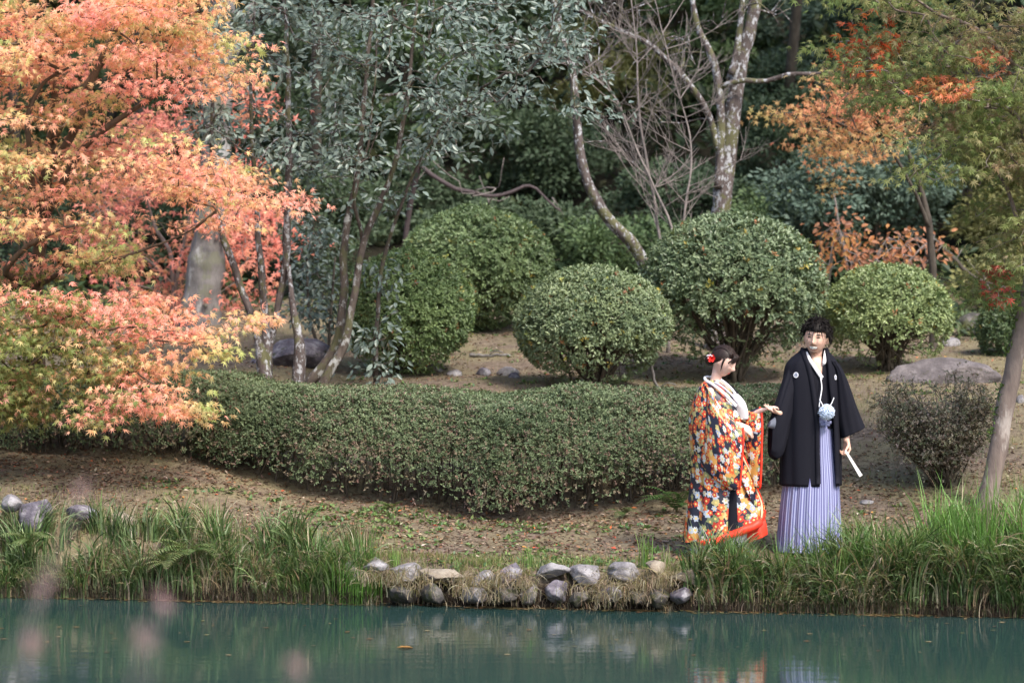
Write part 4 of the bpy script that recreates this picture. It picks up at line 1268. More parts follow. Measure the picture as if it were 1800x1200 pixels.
st = stems_from([
    [(1175, 600, 25.6, .022), (1160, 420, 25.6, .018), (1140, 300, 25.6, .015), (1124, 200, 25.6, .012), (1118, 90, 25.6, .009), (1105, -40, 25.6, .006)],
    [(1172, 560, 25.6, .018), (1185, 420, 25.5, .015), (1130, 290, 25.5, .012), (1080, 170, 25.5, .008), (1020, 120, 25.5, .005)],
    [(1176, 560, 25.6, .016), (1200, 400, 25.5, .013), (1215, 260, 25.5, .01), (1180, 120, 25.5, .007), (1150, 0, 25.5, .005)]])
ch = []
src = np.concatenate([s_[0] for s_ in st]); src = src[(src[:, 2] > 2.6)]
def twig(p0, d, L, r, lvl):
    n_ = 6
    pts = [p0]; dd = d
    for q in range(n_):
        dd = nrm(dd + rng.normal(size=3) * .07 + np.array([0, 0, .05]))
        pts.append(pts[-1] + dd * L / n_)
    pts = np.array(pts)
    ch.append((pts, np.linspace(r, r * .35, n_ + 1)))
    if lvl:
        for q in range(rng.integers(3, 6)):
            k_ = rng.integers(1, n_)
            twig(pts[k_], nrm(dd + rng.normal(size=3) * .42), L * rng.uniform(.35, .65), r * .6, lvl - 1)
for k in range(62):
    p0 = src[rng.integers(0, len(src))]
    a_ = rng.uniform(0, 2 * math.pi)
    twig(p0, nrm(np.array([math.cos(a_), math.sin(a_) * .7, rng.uniform(.15, 1.3)])), rng.uniform(.35, .85), rng.uniform(.0045, .0075), 2)
build_tree('bare_shrub', on_ground(1175, 25.6), 'tangle of thin leafless pinkish twigs between the leaning trunk and the bare tree', 'shrub', st, ch, M_TWIG, trunk_names='stem', sides=6)
for k, (pts, lb) in enumerate([
    ([(740, 290, 30, .03), (800, 330, 30, .028), (870, 345, 30, .024), (930, 330, 30, .02), (985, 370, 30, .012)], 'low crooked purple-grey bough over the dark gap behind the far-left dome bush'),
    ([(1650, 430, 30, .03), (1690, 470, 30, .028), (1720, 490, 30, .02), (1760, 500, 30, .015)], 'bent dead bough in the dark behind the yellow-green bush')]):
    p, r = trunk_path(pts, wob=.03, seed=k + 60)
    b = p[0]
    end = np.array([p[0][0] - .3, p[0][1] + .5, gz(p[0][0] - .3, p[0][1] + .5) - .05])
    p = np.concatenate([smooth_path([end, (end + p[0]) / 2 + [0, 0, .3], p[0]], 8)[:-1], p]); r = np.concatenate([np.full(7, r[0] * 1.2), r])
    t = thing('dead_branch', end, lb, 'branch')
    V, F = tube(p, r, 8); mesh_obj('limb', V, F, M_BARK_DARK if k else M_BOUGH, t)
    ch = grow([(p, r)], tips_in([(a[0] - 60, a[1] - 70) for a in pts] + [(a[0] + 60, a[1] + 50) for a in pts[::-1]], 14, 29, 31), .004)
    for q, rr in ch:
        V, F = tube(q, rr, 5); mesh_obj('twig', V, F, M_TWIG, t)

# right side maples ----------------------------------------------------------
st = stems_from([
    [(1728, 905, 19.3, .10), (1742, 850, 19.3, .080), (1756, 780, 19.3, .074), (1770, 700, 19.3, .072), (1787, 620, 19.3, .070), (1802, 540, 19.4, .062), (1817, 440, 19.5, .052), (1822, 300, 19.7, .05), (1815, 120, 19.9, .04), (1800, -80, 20, .02)],
    [(1815, 330, 19.7, .03), (1790, 210, 19.6, .022), (1740, 180, 19.5, .018), (1690, 150, 19.4, .014), (1655, 100, 19.4, .008)],
    [(1815, 250, 19.7, .03), (1800, 215, 19.7, .022), (1740, 205, 19.8, .018), (1700, 185, 19.8, .014), (1640, 140, 19.8, .007)],
    [(1815, 150, 19.9, .03), (1735, 65, 19.8, .022), (1690, 38, 19.8, .018), (1650, 25, 19.8, .014), (1600, -10, 19.8, .008)],
    [(1818, 450, 19.5, .03), (1790, 400, 19.5, .02), (1770, 330, 19.5, .014), (1730, 270, 19.5, .008)],
])
polyR = [(1500, -150), (1990, -150), (1990, 420), (1830, 560), (1790, 520), (1760, 540), (1735, 470), (1755, 420), (1700, 370), (1680, 310), (1610, 320), (1640, 250), (1560, 250), (1555, 190), (1500, 160), (1470, 90), (1490, 40)]
tp = np.concatenate([pads(polyR, 92, 9, 18.2, 20.2, .36, toward=4.3), tips_in(polyR, 200, 18.2, 20.6)])
ch = grow(st, tp, .0021, .42, .1, .14, wob=.02, horiz=.2)
tG = build_tree('maple_tree', on_ground(1728, 19.3), 'olive-green maple with a smooth pale leaning trunk at the right frame edge', 'tree', st, ch, M_BARK_PALE, sides=16)
gc = maple_cols([(.15, .22, .07), (.21, .27, .09), (.28, .30, .12), (.34, .30, .16), (.52, .32, .22)], .9, 81)
def gcol(pos, k):
    c = gc(pos, k)
    px = pos[:, 0] / pos[:, 1] * FPX + 900; row = HOR - (pos[:, 2] - CAMH) / pos[:, 1] * FPX
    red = (np.hypot((px - 1520) / 70, (row - 75) / 60) < 1) & (rng.uniform(0, 1, len(px)) < .38)
    c[red] = palette(red.sum(), [(.55, .10, .04), (.5, .14, .05), (.6, .2, .06)])
    sal = (np.hypot((px - 1655) / 60, (row - 155) / 24) < 1) & (rng.uniform(0, 1, len(px)) < .75)
    c[sal] = palette(sal.sum(), [(.7, .24, .13), (.6, .3, .12)])
    s2 = (np.hypot((px - 1745) / 40, (row - 110) / 30) < 1) & (rng.uniform(0, 1, len(px)) < .5)
    c[s2] = palette(s2.sum(), [(.6, .24, .12), (.5, .2, .12)])
    s3 = (np.hypot((px - 1755) / 30, (row - 500) / 40) < 1) & (rng.uniform(0, 1, len(px)) < .5)
    c[s3] = palette(s3.sum(), [(.5, .1, .07), (.5, .16, .1)])
    return c
put_leaves(tG, MAPLE, leaves_on(ch, 14, MAPLE, .10, gcol, (.12, .12, .035), .55, (0, -.5, .75), .45, .6), M_MAP, leaf_objs=300, omat=M_MAPO)
# ivy-like moss leaves on that trunk
tpx = st[0][0]
mask = (tpx[:, 2] > .9) & (tpx[:, 2] < 2.2)
b0 = tpx[mask]
q = np.repeat(b0, 26, 0); n = len(q)
an = rng.uniform(2.2, 4.0, n)
q = q + np.stack([np.cos(an) * .085, np.sin(an) * -.085 * 0 - np.abs(np.sin(an)) * .05, rng.normal(size=n) * .06], 1)
keep = fbm(q * 5, 91) > .02
V, F, C = scatter(LEAF2, q[keep], rng.normal(size=(keep.sum(), 3)), rng.normal(size=(keep.sum(), 3)) + [-.6, -.8, .3], np.full(keep.sum(), .035), palette(keep.sum(), [(.10, .15, .04), (.07, .12, .03)]))
tag(mesh_obj('ivy', V, F, M_WEED, loc=b0[0], col=C), 'small ivy leaves climbing the left side of the pale leaning trunk', 'ivy', kind='stuff')

st = stems_from([
    [(1640, 640, 26.8, .05), (1640, 500, 26.8, .045), (1630, 380, 26.7, .036), (1600, 280, 26.6, .026), (1560, 200, 26.5, .018), (1500, 160, 26.4, .01)],
    [(1635, 400, 26.7, .022), (1570, 270, 26.4, .016), (1480, 220, 26.2, .012), (1400, 200, 26.1, .008), (1365, 200, 26, .005)]])
tp = np.concatenate([tips_in([(1350, 190), (1390, 190), (1440, 205), (1420, 110), (1480, 130), (1560, 150), (1600, 220), (1560, 270), (1480, 290), (1400, 260), (1420, 225), (1360, 215)], 190, 25.6, 27.2),
                     tips_in([(1445, 290), (1475, 290), (1475, 340), (1450, 350)], 8, 26, 26.5)])
ch = grow(st, tp, .0026, .42, .1, .16, horiz=.2)
tO = build_tree('maple_tree', on_ground(1640, 26.8), 'orange-leaved maple bough behind the olive-green maple, pointing left', 'tree', st, ch, M_BARK_DARK)
put_leaves(tO, MAPLE5, leaves_on(ch, 9, MAPLE5, .09, maple_cols([(.34, .34, .14), (.52, .40, .16), (.62, .34, .16), (.66, .27, .15)], 1.1, 93), (.13, .13, .05), .4, (0, -.6, .6), .5, .8), M_MAP)

st = stems_from([[(1500, 590, 28, .02), (1490, 480, 28, .018), (1475, 400, 28, .014), (1465, 340, 28, .008)], [(1502, 590, 28, .02), (1530, 480, 28, .016), (1560, 420, 28, .008)],
                 [(1505, 590, 28, .02), (1580, 480, 28, .015), (1640, 420, 28, .008)]])
tp = np.concatenate([tips_in([(1430, 470), (1440, 410), (1480, 370), (1520, 430), (1600, 400), (1660, 420), (1650, 460), (1600, 475), (1500, 480)], 120, 27.3, 28.5), tips_in([(1430, 450), (1470, 350), (1490, 440)], 10, 27.6, 28.2)])
ch = grow(st, tp, .0028, .42, .1, .16)
tS = build_tree('autumn_shrub', on_ground(1503, 28), 'sparse shrub with burnt-orange leaves above the yellow-green round bush', 'shrub', st, ch, M_TWIG, trunk_names='stem', sides=6)
put_leaves(tS, LEAF4, leaves_on(ch, 4, LEAF4, .085, maple_cols([(.52, .29, .10), (.52, .22, .09), (.42, .22, .15), (.45, .18, .09)], 1.1, 94), (.1, .1, .07), .6, (0, -.7, .5), .5, .8), M_MAP)

# ------------------------------------------------------------------ the wood behind
M_BACK = leaf_mat('wood_leaf', .55, .22, .3)
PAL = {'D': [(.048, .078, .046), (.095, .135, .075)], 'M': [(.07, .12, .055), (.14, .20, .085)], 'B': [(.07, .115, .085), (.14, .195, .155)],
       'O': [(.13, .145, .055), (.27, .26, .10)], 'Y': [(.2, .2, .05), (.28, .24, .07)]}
BT = [
 (560, 400, 32, 100, 120, 'D', 'dark evergreen behind the gap between the two camellias'),
 (705, 150, 38, 150, 170, 'M', 'mid-green tree showing through the top of the right camellia'),
 (480, 170, 36, 140, 190, 'D', 'dark tree behind the left camellia, above the red maple'),
 (200, 240, 37, 230, 210, 'M', 'broad green tree behind the orange maple'),
 (40, 450, 33, 170, 130, 'D', 'dark evergreen at the left edge behind the orange maple'),
 (260, 470, 34, 150, 110, 'D', 'dark evergreen behind the red maple'),
 (850, 110, 42, 150, 130, 'M', 'green tree above the long camellia bough'),
 (940, 270, 37, 130, 80, 'D', 'dark bushy tree over the gap right of the camellia'),
 (880, 420, 33.5, 150, 70, 'D', 'low dark evergreen behind the far-left dome bush'),
 (1060, 240, 40, 110, 110, 'O', 'olive-yellow tree behind the bare twigs'),
 (1130, 60, 44, 170, 120, 'O', 'olive-brown tree at the top behind the arching bough'),
 (985, 60, 46, 140, 130, 'D', 'dark tree at the top left of the leaning trunk'),
 (1085, 450, 33, 110, 55, 'M', 'low green shrub at the foot of the leaning trunk'),
 (1190, 360, 34, 120, 80, 'D', 'dark evergreen behind the tangle of twigs'),
 (1235, 220, 41, 130, 140, 'M', 'green tree behind the forked bare tree'),
 (1372, 250, 36, 100, 140, 'D', 'dark conifer-like tree right of the bare trunk'),
 (1430, 80, 41, 150, 130, 'B', 'blue-green tree at the top above the horizontal bare branch'),
 (1370, 420, 33, 110, 80, 'M', 'low dark green growth behind the biggest bush'),
 (1450, 335, 32, 80, 80, 'B', 'blue-green leafy shrub left of the orange sprays'),
 (1560, 330, 33, 90, 85, 'B', 'blue-green leafy shrub right of the orange sprays'),
 (1570, 160, 40, 130, 170, 'M', 'green tree behind the orange maple bough'),
 (1710, 130, 44, 180, 190, 'D', 'dark tree behind the top of the olive-green maple'),
 (1690, 380, 36, 130, 120, 'D', 'dark evergreen in the deep shade right of the blue-green shrubs'),
 (1800, 330, 34, 110, 170, 'O', 'olive tree at the right edge behind the maple'),
 (1790, 490, 31, 70, 55, 'O', 'olive shrub above the dark round bush at the right edge'),
 (740, 400, 35, 100, 90, 'D', 'dark evergreen left behind the far-left dome bush'),
 (1310, 70, 46, 130, 130, 'M', 'green tree high behind the top of the bare trunk'),
 (620, 30, 45, 170, 130, 'M', 'green tree at the top behind both camellias'),
 (60, 60, 44, 200, 150, 'O', 'olive tree in the top left corner behind the maple'),
 (330, 60, 45, 170, 140, 'D', 'dark tree high behind the thick grey trunk'),
]
for k, (px, row, d, rx, rz, pal, lb) in enumerate(BT):
    low = rz < 100
    b = on_ground(px, d, .1)
    c = P(px, row, d)
    a, h = rx / FPX * d, rz / FPX * d
    h = max(h, .4)
    c[2] = max(c[2], b[2] + h * .7)
    t = thing('evergreen_tree' if not low else 'woodland_shrub', b, lb, 'tree' if not low else 'shrub', 'trees and shrubs of the wood behind the garden')
    nst = 1 if not low else 3
    ends = []
    for s in range(nst):
        top = c + np.array([rng.normal() * .2 * a, rng.normal() * .1, h * .5])
        p = smooth_path([b + [rng.normal() * .1, 0, 0], (b + top) / 2 + rng.normal(size=3) * .15, top], 10)
        V, F = tube(p, np.linspace(.12 if not low else .03, .02, 10), 7)
        mesh_obj('trunk' if not low else 'stem', V, F, M_BARK_DARK, t)
        ends.append((p, np.linspace(.1, .02, 10)))
    ncl = int(16 + 22 * a * h)
    u = rand_unit(ncl) * rng.uniform(.35, 1, (ncl, 1)) ** .5
    cc_ = c + u * [a, min(a, 1.6), h]
    cc_ = cc_[cc_[:, 2] > b[2] + .15]
    ch = grow(ends, cc_, .006)
    g = Geo()
    for q, r in ch:
        V, F = tube(q, r, 4, cap=False); g.add(V, F)
    g.build('branches', M_BARK_DARK, t, kind='stuff')
    per = 300
    kk = np.repeat(np.arange(len(cc_)), per); n = len(kk)
    rad = rng.uniform(.22, .42, len(cc_))[kk]
    off = rand_unit(n) * (rng.uniform(0, 1, (n, 1)) ** .4) * rad[:, None] * [1.2, 1, .6]
    pos = cc_[kk] + off
    P0, P1_ = np.array(PAL[pal][0]), np.array(PAL[pal][1])
    f = np.clip(rng.uniform(0, 1, len(cc_))[kk] * .6 + .4 * rng.uniform(0, 1, n), 0, 1)[:, None]
    col = P0 * (1 - f) + P1_ * f
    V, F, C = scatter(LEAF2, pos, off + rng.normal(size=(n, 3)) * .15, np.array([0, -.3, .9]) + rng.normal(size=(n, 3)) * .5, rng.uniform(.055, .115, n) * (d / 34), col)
    if not low and d < 43:      # unseen high canopy with limbs, added above the frame to shade the wood
        nc_ = 26
        hc = np.stack([c[0] + rng.uniform(-2.2, 2.2, nc_), c[1] - 2.2 + rng.uniform(-2.4, 2.4, nc_), rng.uniform(8.0, 12.0, nc_) + (d - 34) * .25], 1)
        hc = hc[(hc[:, 2] - CAMH) / hc[:, 1] * FPX > HOR + 90]
        kk = np.repeat(np.arange(len(hc)), 42); n = len(kk)
        pos = hc[kk] + rand_unit(n) * (rng.uniform(0, 1, (n, 1)) ** .4) * [.9, .9, .45]
        V2, F2, C2 = scatter(LEAF2, pos, rng.normal(size=(n, 3)), np.array([0, -.1, .9]) + rng.normal(size=(n, 3)) * .4, rng.uniform(.2, .38, n), np.repeat(P0[None], n, 0))
        F = [np.concatenate([x, y + len(V)]) for x, y in zip(F, F2)]; V = np.concatenate([V, V2]); C = np.concatenate([C, C2])
        top = smooth_path([ends[0][0][-1], (ends[0][0][-1] + hc.mean(0)) / 2, hc.mean(0)], 8)
        g = Geo(); V3, F3 = tube(top, np.linspace(.09, .04, 8), 6); g.add(V3, F3)
        for q in grow([(top, np.linspace(.09, .04, 8))], hc, .006):
            V3, F3 = tube(q[0], q[1], 4, cap=False); g.add(V3, F3)
        g.build('shade_canopy_limbs', M_BARK_DARK, t, kind='stuff')
    mesh_obj('crown', V, F, M_BACK, t, smooth=False, col=C)

# undergrowth at the edge of the wood and deep wood mass
n = 26000
px = rng.uniform(-250, 2050, n); d = rng.uniform(31, 52, n)
x = (px - 900) / FPX * d
z = ground_z(x, d) + np.abs(rng.normal(size=n)) * np.where(d < 36, .25, 1.0)
pos = np.stack([x, d, z], 1)
pos = pos[fbm(pos * .8, 101) > -.12]; n = len(pos)
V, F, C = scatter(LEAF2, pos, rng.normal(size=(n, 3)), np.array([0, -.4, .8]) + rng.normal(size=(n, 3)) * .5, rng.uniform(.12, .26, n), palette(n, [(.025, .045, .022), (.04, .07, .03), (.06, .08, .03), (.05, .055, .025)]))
tag(mesh_obj('woodland_undergrowth', V, F, M_BACK, smooth=False, col=C), 'dark undergrowth covering the wooded slope behind the garden', 'undergrowth', kind='stuff')
# ivy and low leaves round the lawn's back edge
n = 9000
pp = pts_on_ground(n, -50, 1850, 27.5, 31.5)
pp = pp[fbm(pp * 1.0, 111) > .02]; n = len(pp)
pp[:, 2] += rng.uniform(0, .22, n)
V, F, C = scatter(LEAF2, pp, rng.normal(size=(n, 3)), np.array([0, -.4, .8]) + rng.normal(size=(n, 3)) * .5, rng.uniform(.06, .13, n), palette(n, [(.04, .07, .03), (.07, .1, .04), (.1, .12, .04)]))
tag(mesh_obj('lawn_edge_plants', V, F, M_BACK, smooth=False, col=C), 'low leafy plants where the lawn meets the wood', 'ground plants', kind='stuff')

# fallen branches on the lawn
for pts, d, r, lb in (([(826, 632), (850, 628), (872, 621), (898, 618)], 25.2, .02, 'thin grey fallen branch lying on the lawn left of the middle bush'),
                      ([(1146, 640), (1148, 660), (1160, 672), (1172, 676), (1215, 678)], 23.2, .016, 'pale bent branch on the ground at the right foot of the middle bush')):
    A = np.array([P(a, b_, d) for a, b_ in pts])
    for q in A[(0 if 'thin' in lb else 2):]: q[2] = gz(q[0], q[1]) + .02
    p = smooth_path(A, 14) + rng.normal(size=(14, 3)) * .006
    V, F = tube(p, np.linspace(r, r * .5, 14), 7)
    t = thing('fallen_branch', A[0], lb, 'branch')
    mesh_obj('limb', V, F, M_BARK_GREY, t)
    V, F = tube(smooth_path([p[6], p[6] + [.08, -.05, .05], p[6] + [.16, -.06, .03]], 6), .006, 5)
    mesh_obj('twig', V, F, M_BARK_GREY, t)

# blurred dry seed heads growing on the near bank, close to the camera ------------
M_SEED = leaf_mat('dry_seed_head', .8, .4, .2, (1, .9, .9))
SH = [(85, 1010, 3.3, 'blurred pinkish seed head low in the left corner'), (150, 850, 3.5, 'faint blurred seed head over the left lawn'),
      (60, 1120, 3.1, 'blurred seed head at the bottom left corner'), (255, 1110, 3.2, 'blurred seed head over the water, left of centre'),
      (290, 1050, 3.4, 'small blurred seed head at the left water line'), (520, 1160, 3.1, 'blurred seed head at the bottom, right of the others')]
for k, (px, row, d, lb) in enumerate(SH):
    top = P(px, row, d)
    by = 2.3 + .06 * k
    b = np.array([top[0] - .08 + .03 * k, by, gz(top[0] - .08, by) - .03])
    t = thing('seed_head_plant', b, lb, 'dry plant', 'dry seed-head stalks on the near bank')
    p = smooth_path([b, (b * .4 + top * .6) + [0, -.1, .25], top], 14)
    V, F = tube(p, np.linspace(.0012, .0008, 14), 5); mesh_obj('stalk', V, F, M_TWIG, t)
    n = 24
    u = rng.uniform(.945, 1, n)
    i = u * 13; i0 = np.minimum(i.astype(int), 12); f = (i - i0)[:, None]
    q = p[i0] * (1 - f) + p[i0 + 1] * f + rng.normal(size=(n, 3)) * .006
    V, F, C = scatter(LEAF2, q, rng.normal(size=(n, 3)) + [0, 0, .6], rng.normal(size=(n, 3)), rng.uniform(.008, .016, n), palette(n, [(.5, .33, .31), (.45, .30, .28), (.55, .38, .37)], .15))
    mesh_obj('seed_head', V, F, M_SEED, t, col=C, kind='stuff')
# ================================================================== PEOPLE
PD = 18.0
MPX = FPX / PD      # photo pixels per metre where the couple stands
def Q(px, row, dy=0.0):
    q = P(px, row, PD); q[1] += dy
    return q

M_SKIN, nt, bs, out = mat_new('skin')
c = ramp(nt, noise_fac(nt, 25, 3), [(.3, (.60, .36, .27)), (.7, (.67, .42, .33))])
nt.links.new(c, bs.inputs['Base Color'])
bs.inputs['Roughness'].default_value = .5
bs.inputs['Subsurface Weight'].default_value = .12
bs.inputs['Subsurface Radius'].default_value = (.012, .004, .002)
M_SKINF, nt, bs, out = mat_new('skin_fair')
c = ramp(nt, noise_fac(nt, 25, 3), [(.3, (.62, .39, .32)), (.7, (.68, .45, .38))])
nt.links.new(c, bs.inputs['Base Color'])
bs.inputs['Roughness'].default_value = .48
bs.inputs['Subsurface Weight'].default_value = .12
bs.inputs['Subsurface Radius'].default_value = (.012, .004, .002)
M_HAIR = flat_mat('dark_hair', (.008, .0055, .005), .6, .18, .4, 60)
M_HAIRB = flat_mat('brown_hair', (.020, .011, .009), .5, .3, .4, 60)
M_WHITE = flat_mat('white_silk', (.78, .77, .80), .6, .3, .06)
M_TEETH = flat_mat('teeth', (.82, .80, .76), .3, .5)
M_DARK = flat_mat('dark_line', (.03, .02, .018), .6, .2)
M_BEARD = flat_mat('short_beard', (.27, .155, .115), .8, .1)
M_LIP = flat_mat('red_lip', (.58, .13, .12), .4, .5)
M_LIPM = flat_mat('lip', (.34, .13, .10), .5, .4)
M_RED = flat_mat('red_silk', (.78, .045, .02), .5, .4, .15, 12)
M_FLOWER = flat_mat('red_petal', (.80, .04, .03), .6, .3, .2)
M_CORD = flat_mat('gold_cord', (.62, .50, .32), .5, .4)
M_FAN = flat_mat('fan_paper', (.78, .75, .70), .5, .4)
M_WOOD = flat_mat('fan_wood', (.5, .34, .18), .5, .4)
m, nt, bs, out = mat_new('black_cloth')
f = noise_fac(nt, 240, 3)
nt.links.new(ramp(nt, f, [(.3, (.006, .006, .010)), (.7, (.011, .011, .018))]), bs.inputs['Base Color'])
bs.inputs['Roughness'].default_value = .8
bs.inputs['Specular IOR Level'].default_value = .15
bump(nt, bs, f, .2, .002)
M_BLACK = m
m, nt, bs, out = mat_new('lavender_silk')
f = noise_fac(nt, 18, 4)
nt.links.new(ramp(nt, f, [(.3, (.42, .40, .52)), (.7, (.66, .64, .74))]), bs.inputs['Base Color'])
bs.inputs['Roughness'].default_value = .5
M_LAV = m

# striped hakama cloth: u counts stripes
m, nt, bs, out = mat_new('striped_silk')
tc = nt.nodes.new('ShaderNodeTexCoord')
sep = N(nt, 'ShaderNodeSeparateXYZ', {0: tc.outputs['UV']})
fr = N(nt, 'ShaderNodeMath', {0: sep.outputs['X']}, operation='FRACT')
st_ = ramp(nt, fr.outputs[0], [(0, 0), (.08, 1), (.46, 1), (.54, 0)])
c = mixc(nt, st_, (.10, .10, .25), (.34, .36, .54))
nt.links.new(c, bs.inputs['Base Color'])
bs.inputs['Roughness'].default_value = .55
M_STRIPE = m

# flowered brocade ------------------------------------------------
def brocade(name, base=(.012, .012, .03)):
    m, nt, bs, out = mat_new(name)
    tc = nt.nodes.new('ShaderNodeTexCoord')
    uv = tc.outputs['UV']
    def flowers(size, off, rad, petals, seedcol):
        mp = N(nt, 'ShaderNodeMapping', {0: uv})
        mp.inputs['Location'].default_value = (off, off * .7, 0)
        mp.inputs['Scale'].default_value = (1 / size, 1 / size, 1)
        v = N(nt, 'ShaderNodeTexVoronoi', {'Vector': mp.outputs[0], 'Scale': 1.0, 'Randomness': .75}, voronoi_dimensions='2D')
        d = N(nt, 'ShaderNodeVectorMath', {0: mp.outputs[0], 1: v.outputs['Position']}, operation='SUBTRACT')
        s = N(nt, 'ShaderNodeSeparateXYZ', {0: d.outputs[0]})
        cs = N(nt, 'ShaderNodeSeparateColor', {0: v.outputs['Color']})
        ang = N(nt, 'ShaderNodeMath', {0: s.outputs['Y'], 1: s.outputs['X']}, operation='ARCTAN2')
        a2 = N(nt, 'ShaderNodeMath', {0: ang.outputs[0], 1: petals, 2: cs.outputs[0]}, operation='MULTIPLY_ADD')
        co = N(nt, 'ShaderNodeMath', {0: a2.outputs[0]}, operation='COSINE')
        R = N(nt, 'ShaderNodeMath', {0: co.outputs[0], 1: rad * .16, 2: rad * .84}, operation='MULTIPLY_ADD')
        rs = N(nt, 'ShaderNodeMath', {0: cs.outputs[1], 1: .5, 2: .7}, operation='MULTIPLY_ADD')
        R2 = N(nt, 'ShaderNodeMath', {0: R.outputs[0], 1: rs.outputs[0]}, operation='MULTIPLY')
        mask = N(nt, 'ShaderNodeMath', {0: v.outputs['Distance'], 1: R2.outputs[0]}, operation='LESS_THAN')
        cen = N(nt, 'ShaderNodeMath', {0: v.outputs['Distance'], 1: rad * .26}, operation='LESS_THAN')
        return mask.outputs[0], cen.outputs[0], cs.outputs[2]
    g = N(nt, 'ShaderNodeMapping', {0: uv}); g.inputs['Scale'].default_value = (5, 3.2, 1)
    gn = N(nt, 'ShaderNodeTexNoise', {'Vector': g.outputs[0], 'Scale': 1.6, 'Detail': 2})
    c = mixc(nt, ramp(nt, gn.outputs['Fac'], [(.565, 0), (.575, 1)]), base, (.55, .27, .07))
    for size, off, rad, pet, cols in (
        (.055, 3.1, .50, 5, [(0, (.30, .30, .13)), (.3, (.45, .38, .16)), (.48, (.18, .21, .09))]),
        (.050, 7.7, .50, 6, [(0, (.40, .44, .52)), (.2, (.60, .56, .50)), (.35, (.27, .31, .42))]),
        (.053, 1.3, .47, 5, [(0, (.58, .06, .02)), (.3, (.62, .12, .03)), (.45, (.42, .03, .015))]),
        (.09, 5.4, .34, 9, [(0, (.60, .60, .60)), (.15, (.66, .11, .03)), (.25, (.55, .30, .09))])):
        mk, ce, cr = flowers(size, off, rad, pet, 0)
        col = ramp(nt, cr, cols, 'CONSTANT')
        thin = N(nt, 'ShaderNodeMath', {0: cr, 1: (.42 if off == 7.7 else .72 if off == 1.3 else .55) if size < .07 else .30}, operation='LESS_THAN')
        mk2 = N(nt, 'ShaderNodeMath', {0: mk, 1: thin.outputs[0]}, operation='MULTIPLY')
        col = mixc(nt, ce, col, (.72, .50, .16))
        c = mixc(nt, mk2.outputs[0], c, col)
    nt.links.new(c, bs.inputs['Base Color'])
    bs.inputs['Roughness'].default_value = .48
    bs.inputs['Specular IOR Level'].default_value = .5
    return m
M_BROC = brocade('flowered_brocade')

# cloth surfaces -----------------------------------------------------
def loft(secs, nr=30, nt_=64, e=1.0, fold=None, open_=None, uvs=(1, 1), cap0=True, cap1=True, inset=0.0):
    """secs: rows (cx,cy,cz, Ax,Ay,Az, Bx,By,Bz); open_: rows (t0, t1) angles; else closed"""
    S = np.array([np.concatenate([s[0], s[1], s[2]]) for s in secs], float)
    R = smooth_path(S, nr)
    if open_ is not None:
        O = smooth_path(np.array(open_, float), nr)
        th = O[:, :1] + (O[:, 1:] - O[:, :1]) * np.linspace(0, 1, nt_)[None]
    else:
        th = np.broadcast_to(np.linspace(0, 2 * math.pi, nt_ + 1)[None], (nr, nt_ + 1))
    nc = th.shape[1]
    c, s = np.cos(th), np.sin(th)
    pw = lambda v: np.sign(v) * np.abs(v) ** e
    v = np.linspace(0, 1, nr)[:, None]
    k = 1.0 + (fold(th, v) if fold else 0)
    k = np.broadcast_to(k, th.shape)[..., None]
    V = R[:, None, 0:3] + k * (R[:, None, 3:6] * pw(c)[..., None] + R[:, None, 6:9] * pw(s)[..., None])
    L = np.concatenate([[0], np.cumsum(np.linalg.norm(np.diff(R[:, :3], axis=0), axis=1))])
    rad = np.linalg.norm(R[:, 3:6], axis=1).mean() * .5 + np.linalg.norm(R[:, 6:9], axis=1).mean() * .5
    if uvs == (1, 1):
        seg = np.linalg.norm(np.diff(V, axis=1), axis=2)
        arc = np.concatenate([np.zeros((nr, 1)), np.cumsum(seg, axis=1)], 1)
        th_u = arc.mean(0)[None] * .5 + arc * .5
    else: th_u = th * rad * uvs[0]
    U = np.stack([th_u + 3, np.broadcast_to(L[:, None], th.shape) * uvs[1]], -1)
    V = V.reshape(-1, 3); U = U.reshape(-1, 2)
    i = np.arange(nr - 1)[:, None] * nc + np.arange(nc - 1)[None]
    F = [np.stack([i, i + 1, i + nc + 1, i + nc], -1).reshape(-1, 4)]
    if open_ is None:
        tri = []
        for flag, row in ((cap0, 0), (cap1, nr - 1)):
            if not flag: continue
            ring = V[row * nc:(row + 1) * nc]
            cen = ring[:-1].mean(0)
            d = (R[1, :3] - R[0, :3]) if row == 0 else (R[-2, :3] - R[-1, :3])
            ncx = len(V)
            V = np.concatenate([V, [cen + nrm(d) * inset]]); U = np.concatenate([U, [U[row * nc]]])
            j = np.arange(nc - 1)
            tri.append(np.stack([row * nc + j, row * nc + j + 1, np.full(nc - 1, ncx)], -1))
        if tri: F.append(np.concatenate(tri))
    return V, F, U
def cloth(name, data, mat, parent, solid=0):
    V, F, U = data
    o = mesh_obj(name, V, F, mat, parent, uv=U)
    if solid:
        md = o.modifiers.new('thickness', 'SOLIDIFY'); md.thickness = solid; md.offset = 0
    return o
def LR(l, r, b, dy=0.0, bz=0.0):
    """section from its left and right silhouette points (pixels) and its half depth"""
    a, c = Q(*l, dy), Q(*r, dy)
    return ((a + c) / 2, (c - a) / 2, np.array([0, -b, bz]))
def bvh_of(V, F):
    tris = []
    for f in (F if isinstance(F, list) else [F]): tris += [tuple(int(i) for i in q) for q in f]
    return BVHTree.FromPolygons([tuple(v) for v in V], tris)
CAMP = Vector((0, 0, CAMH))
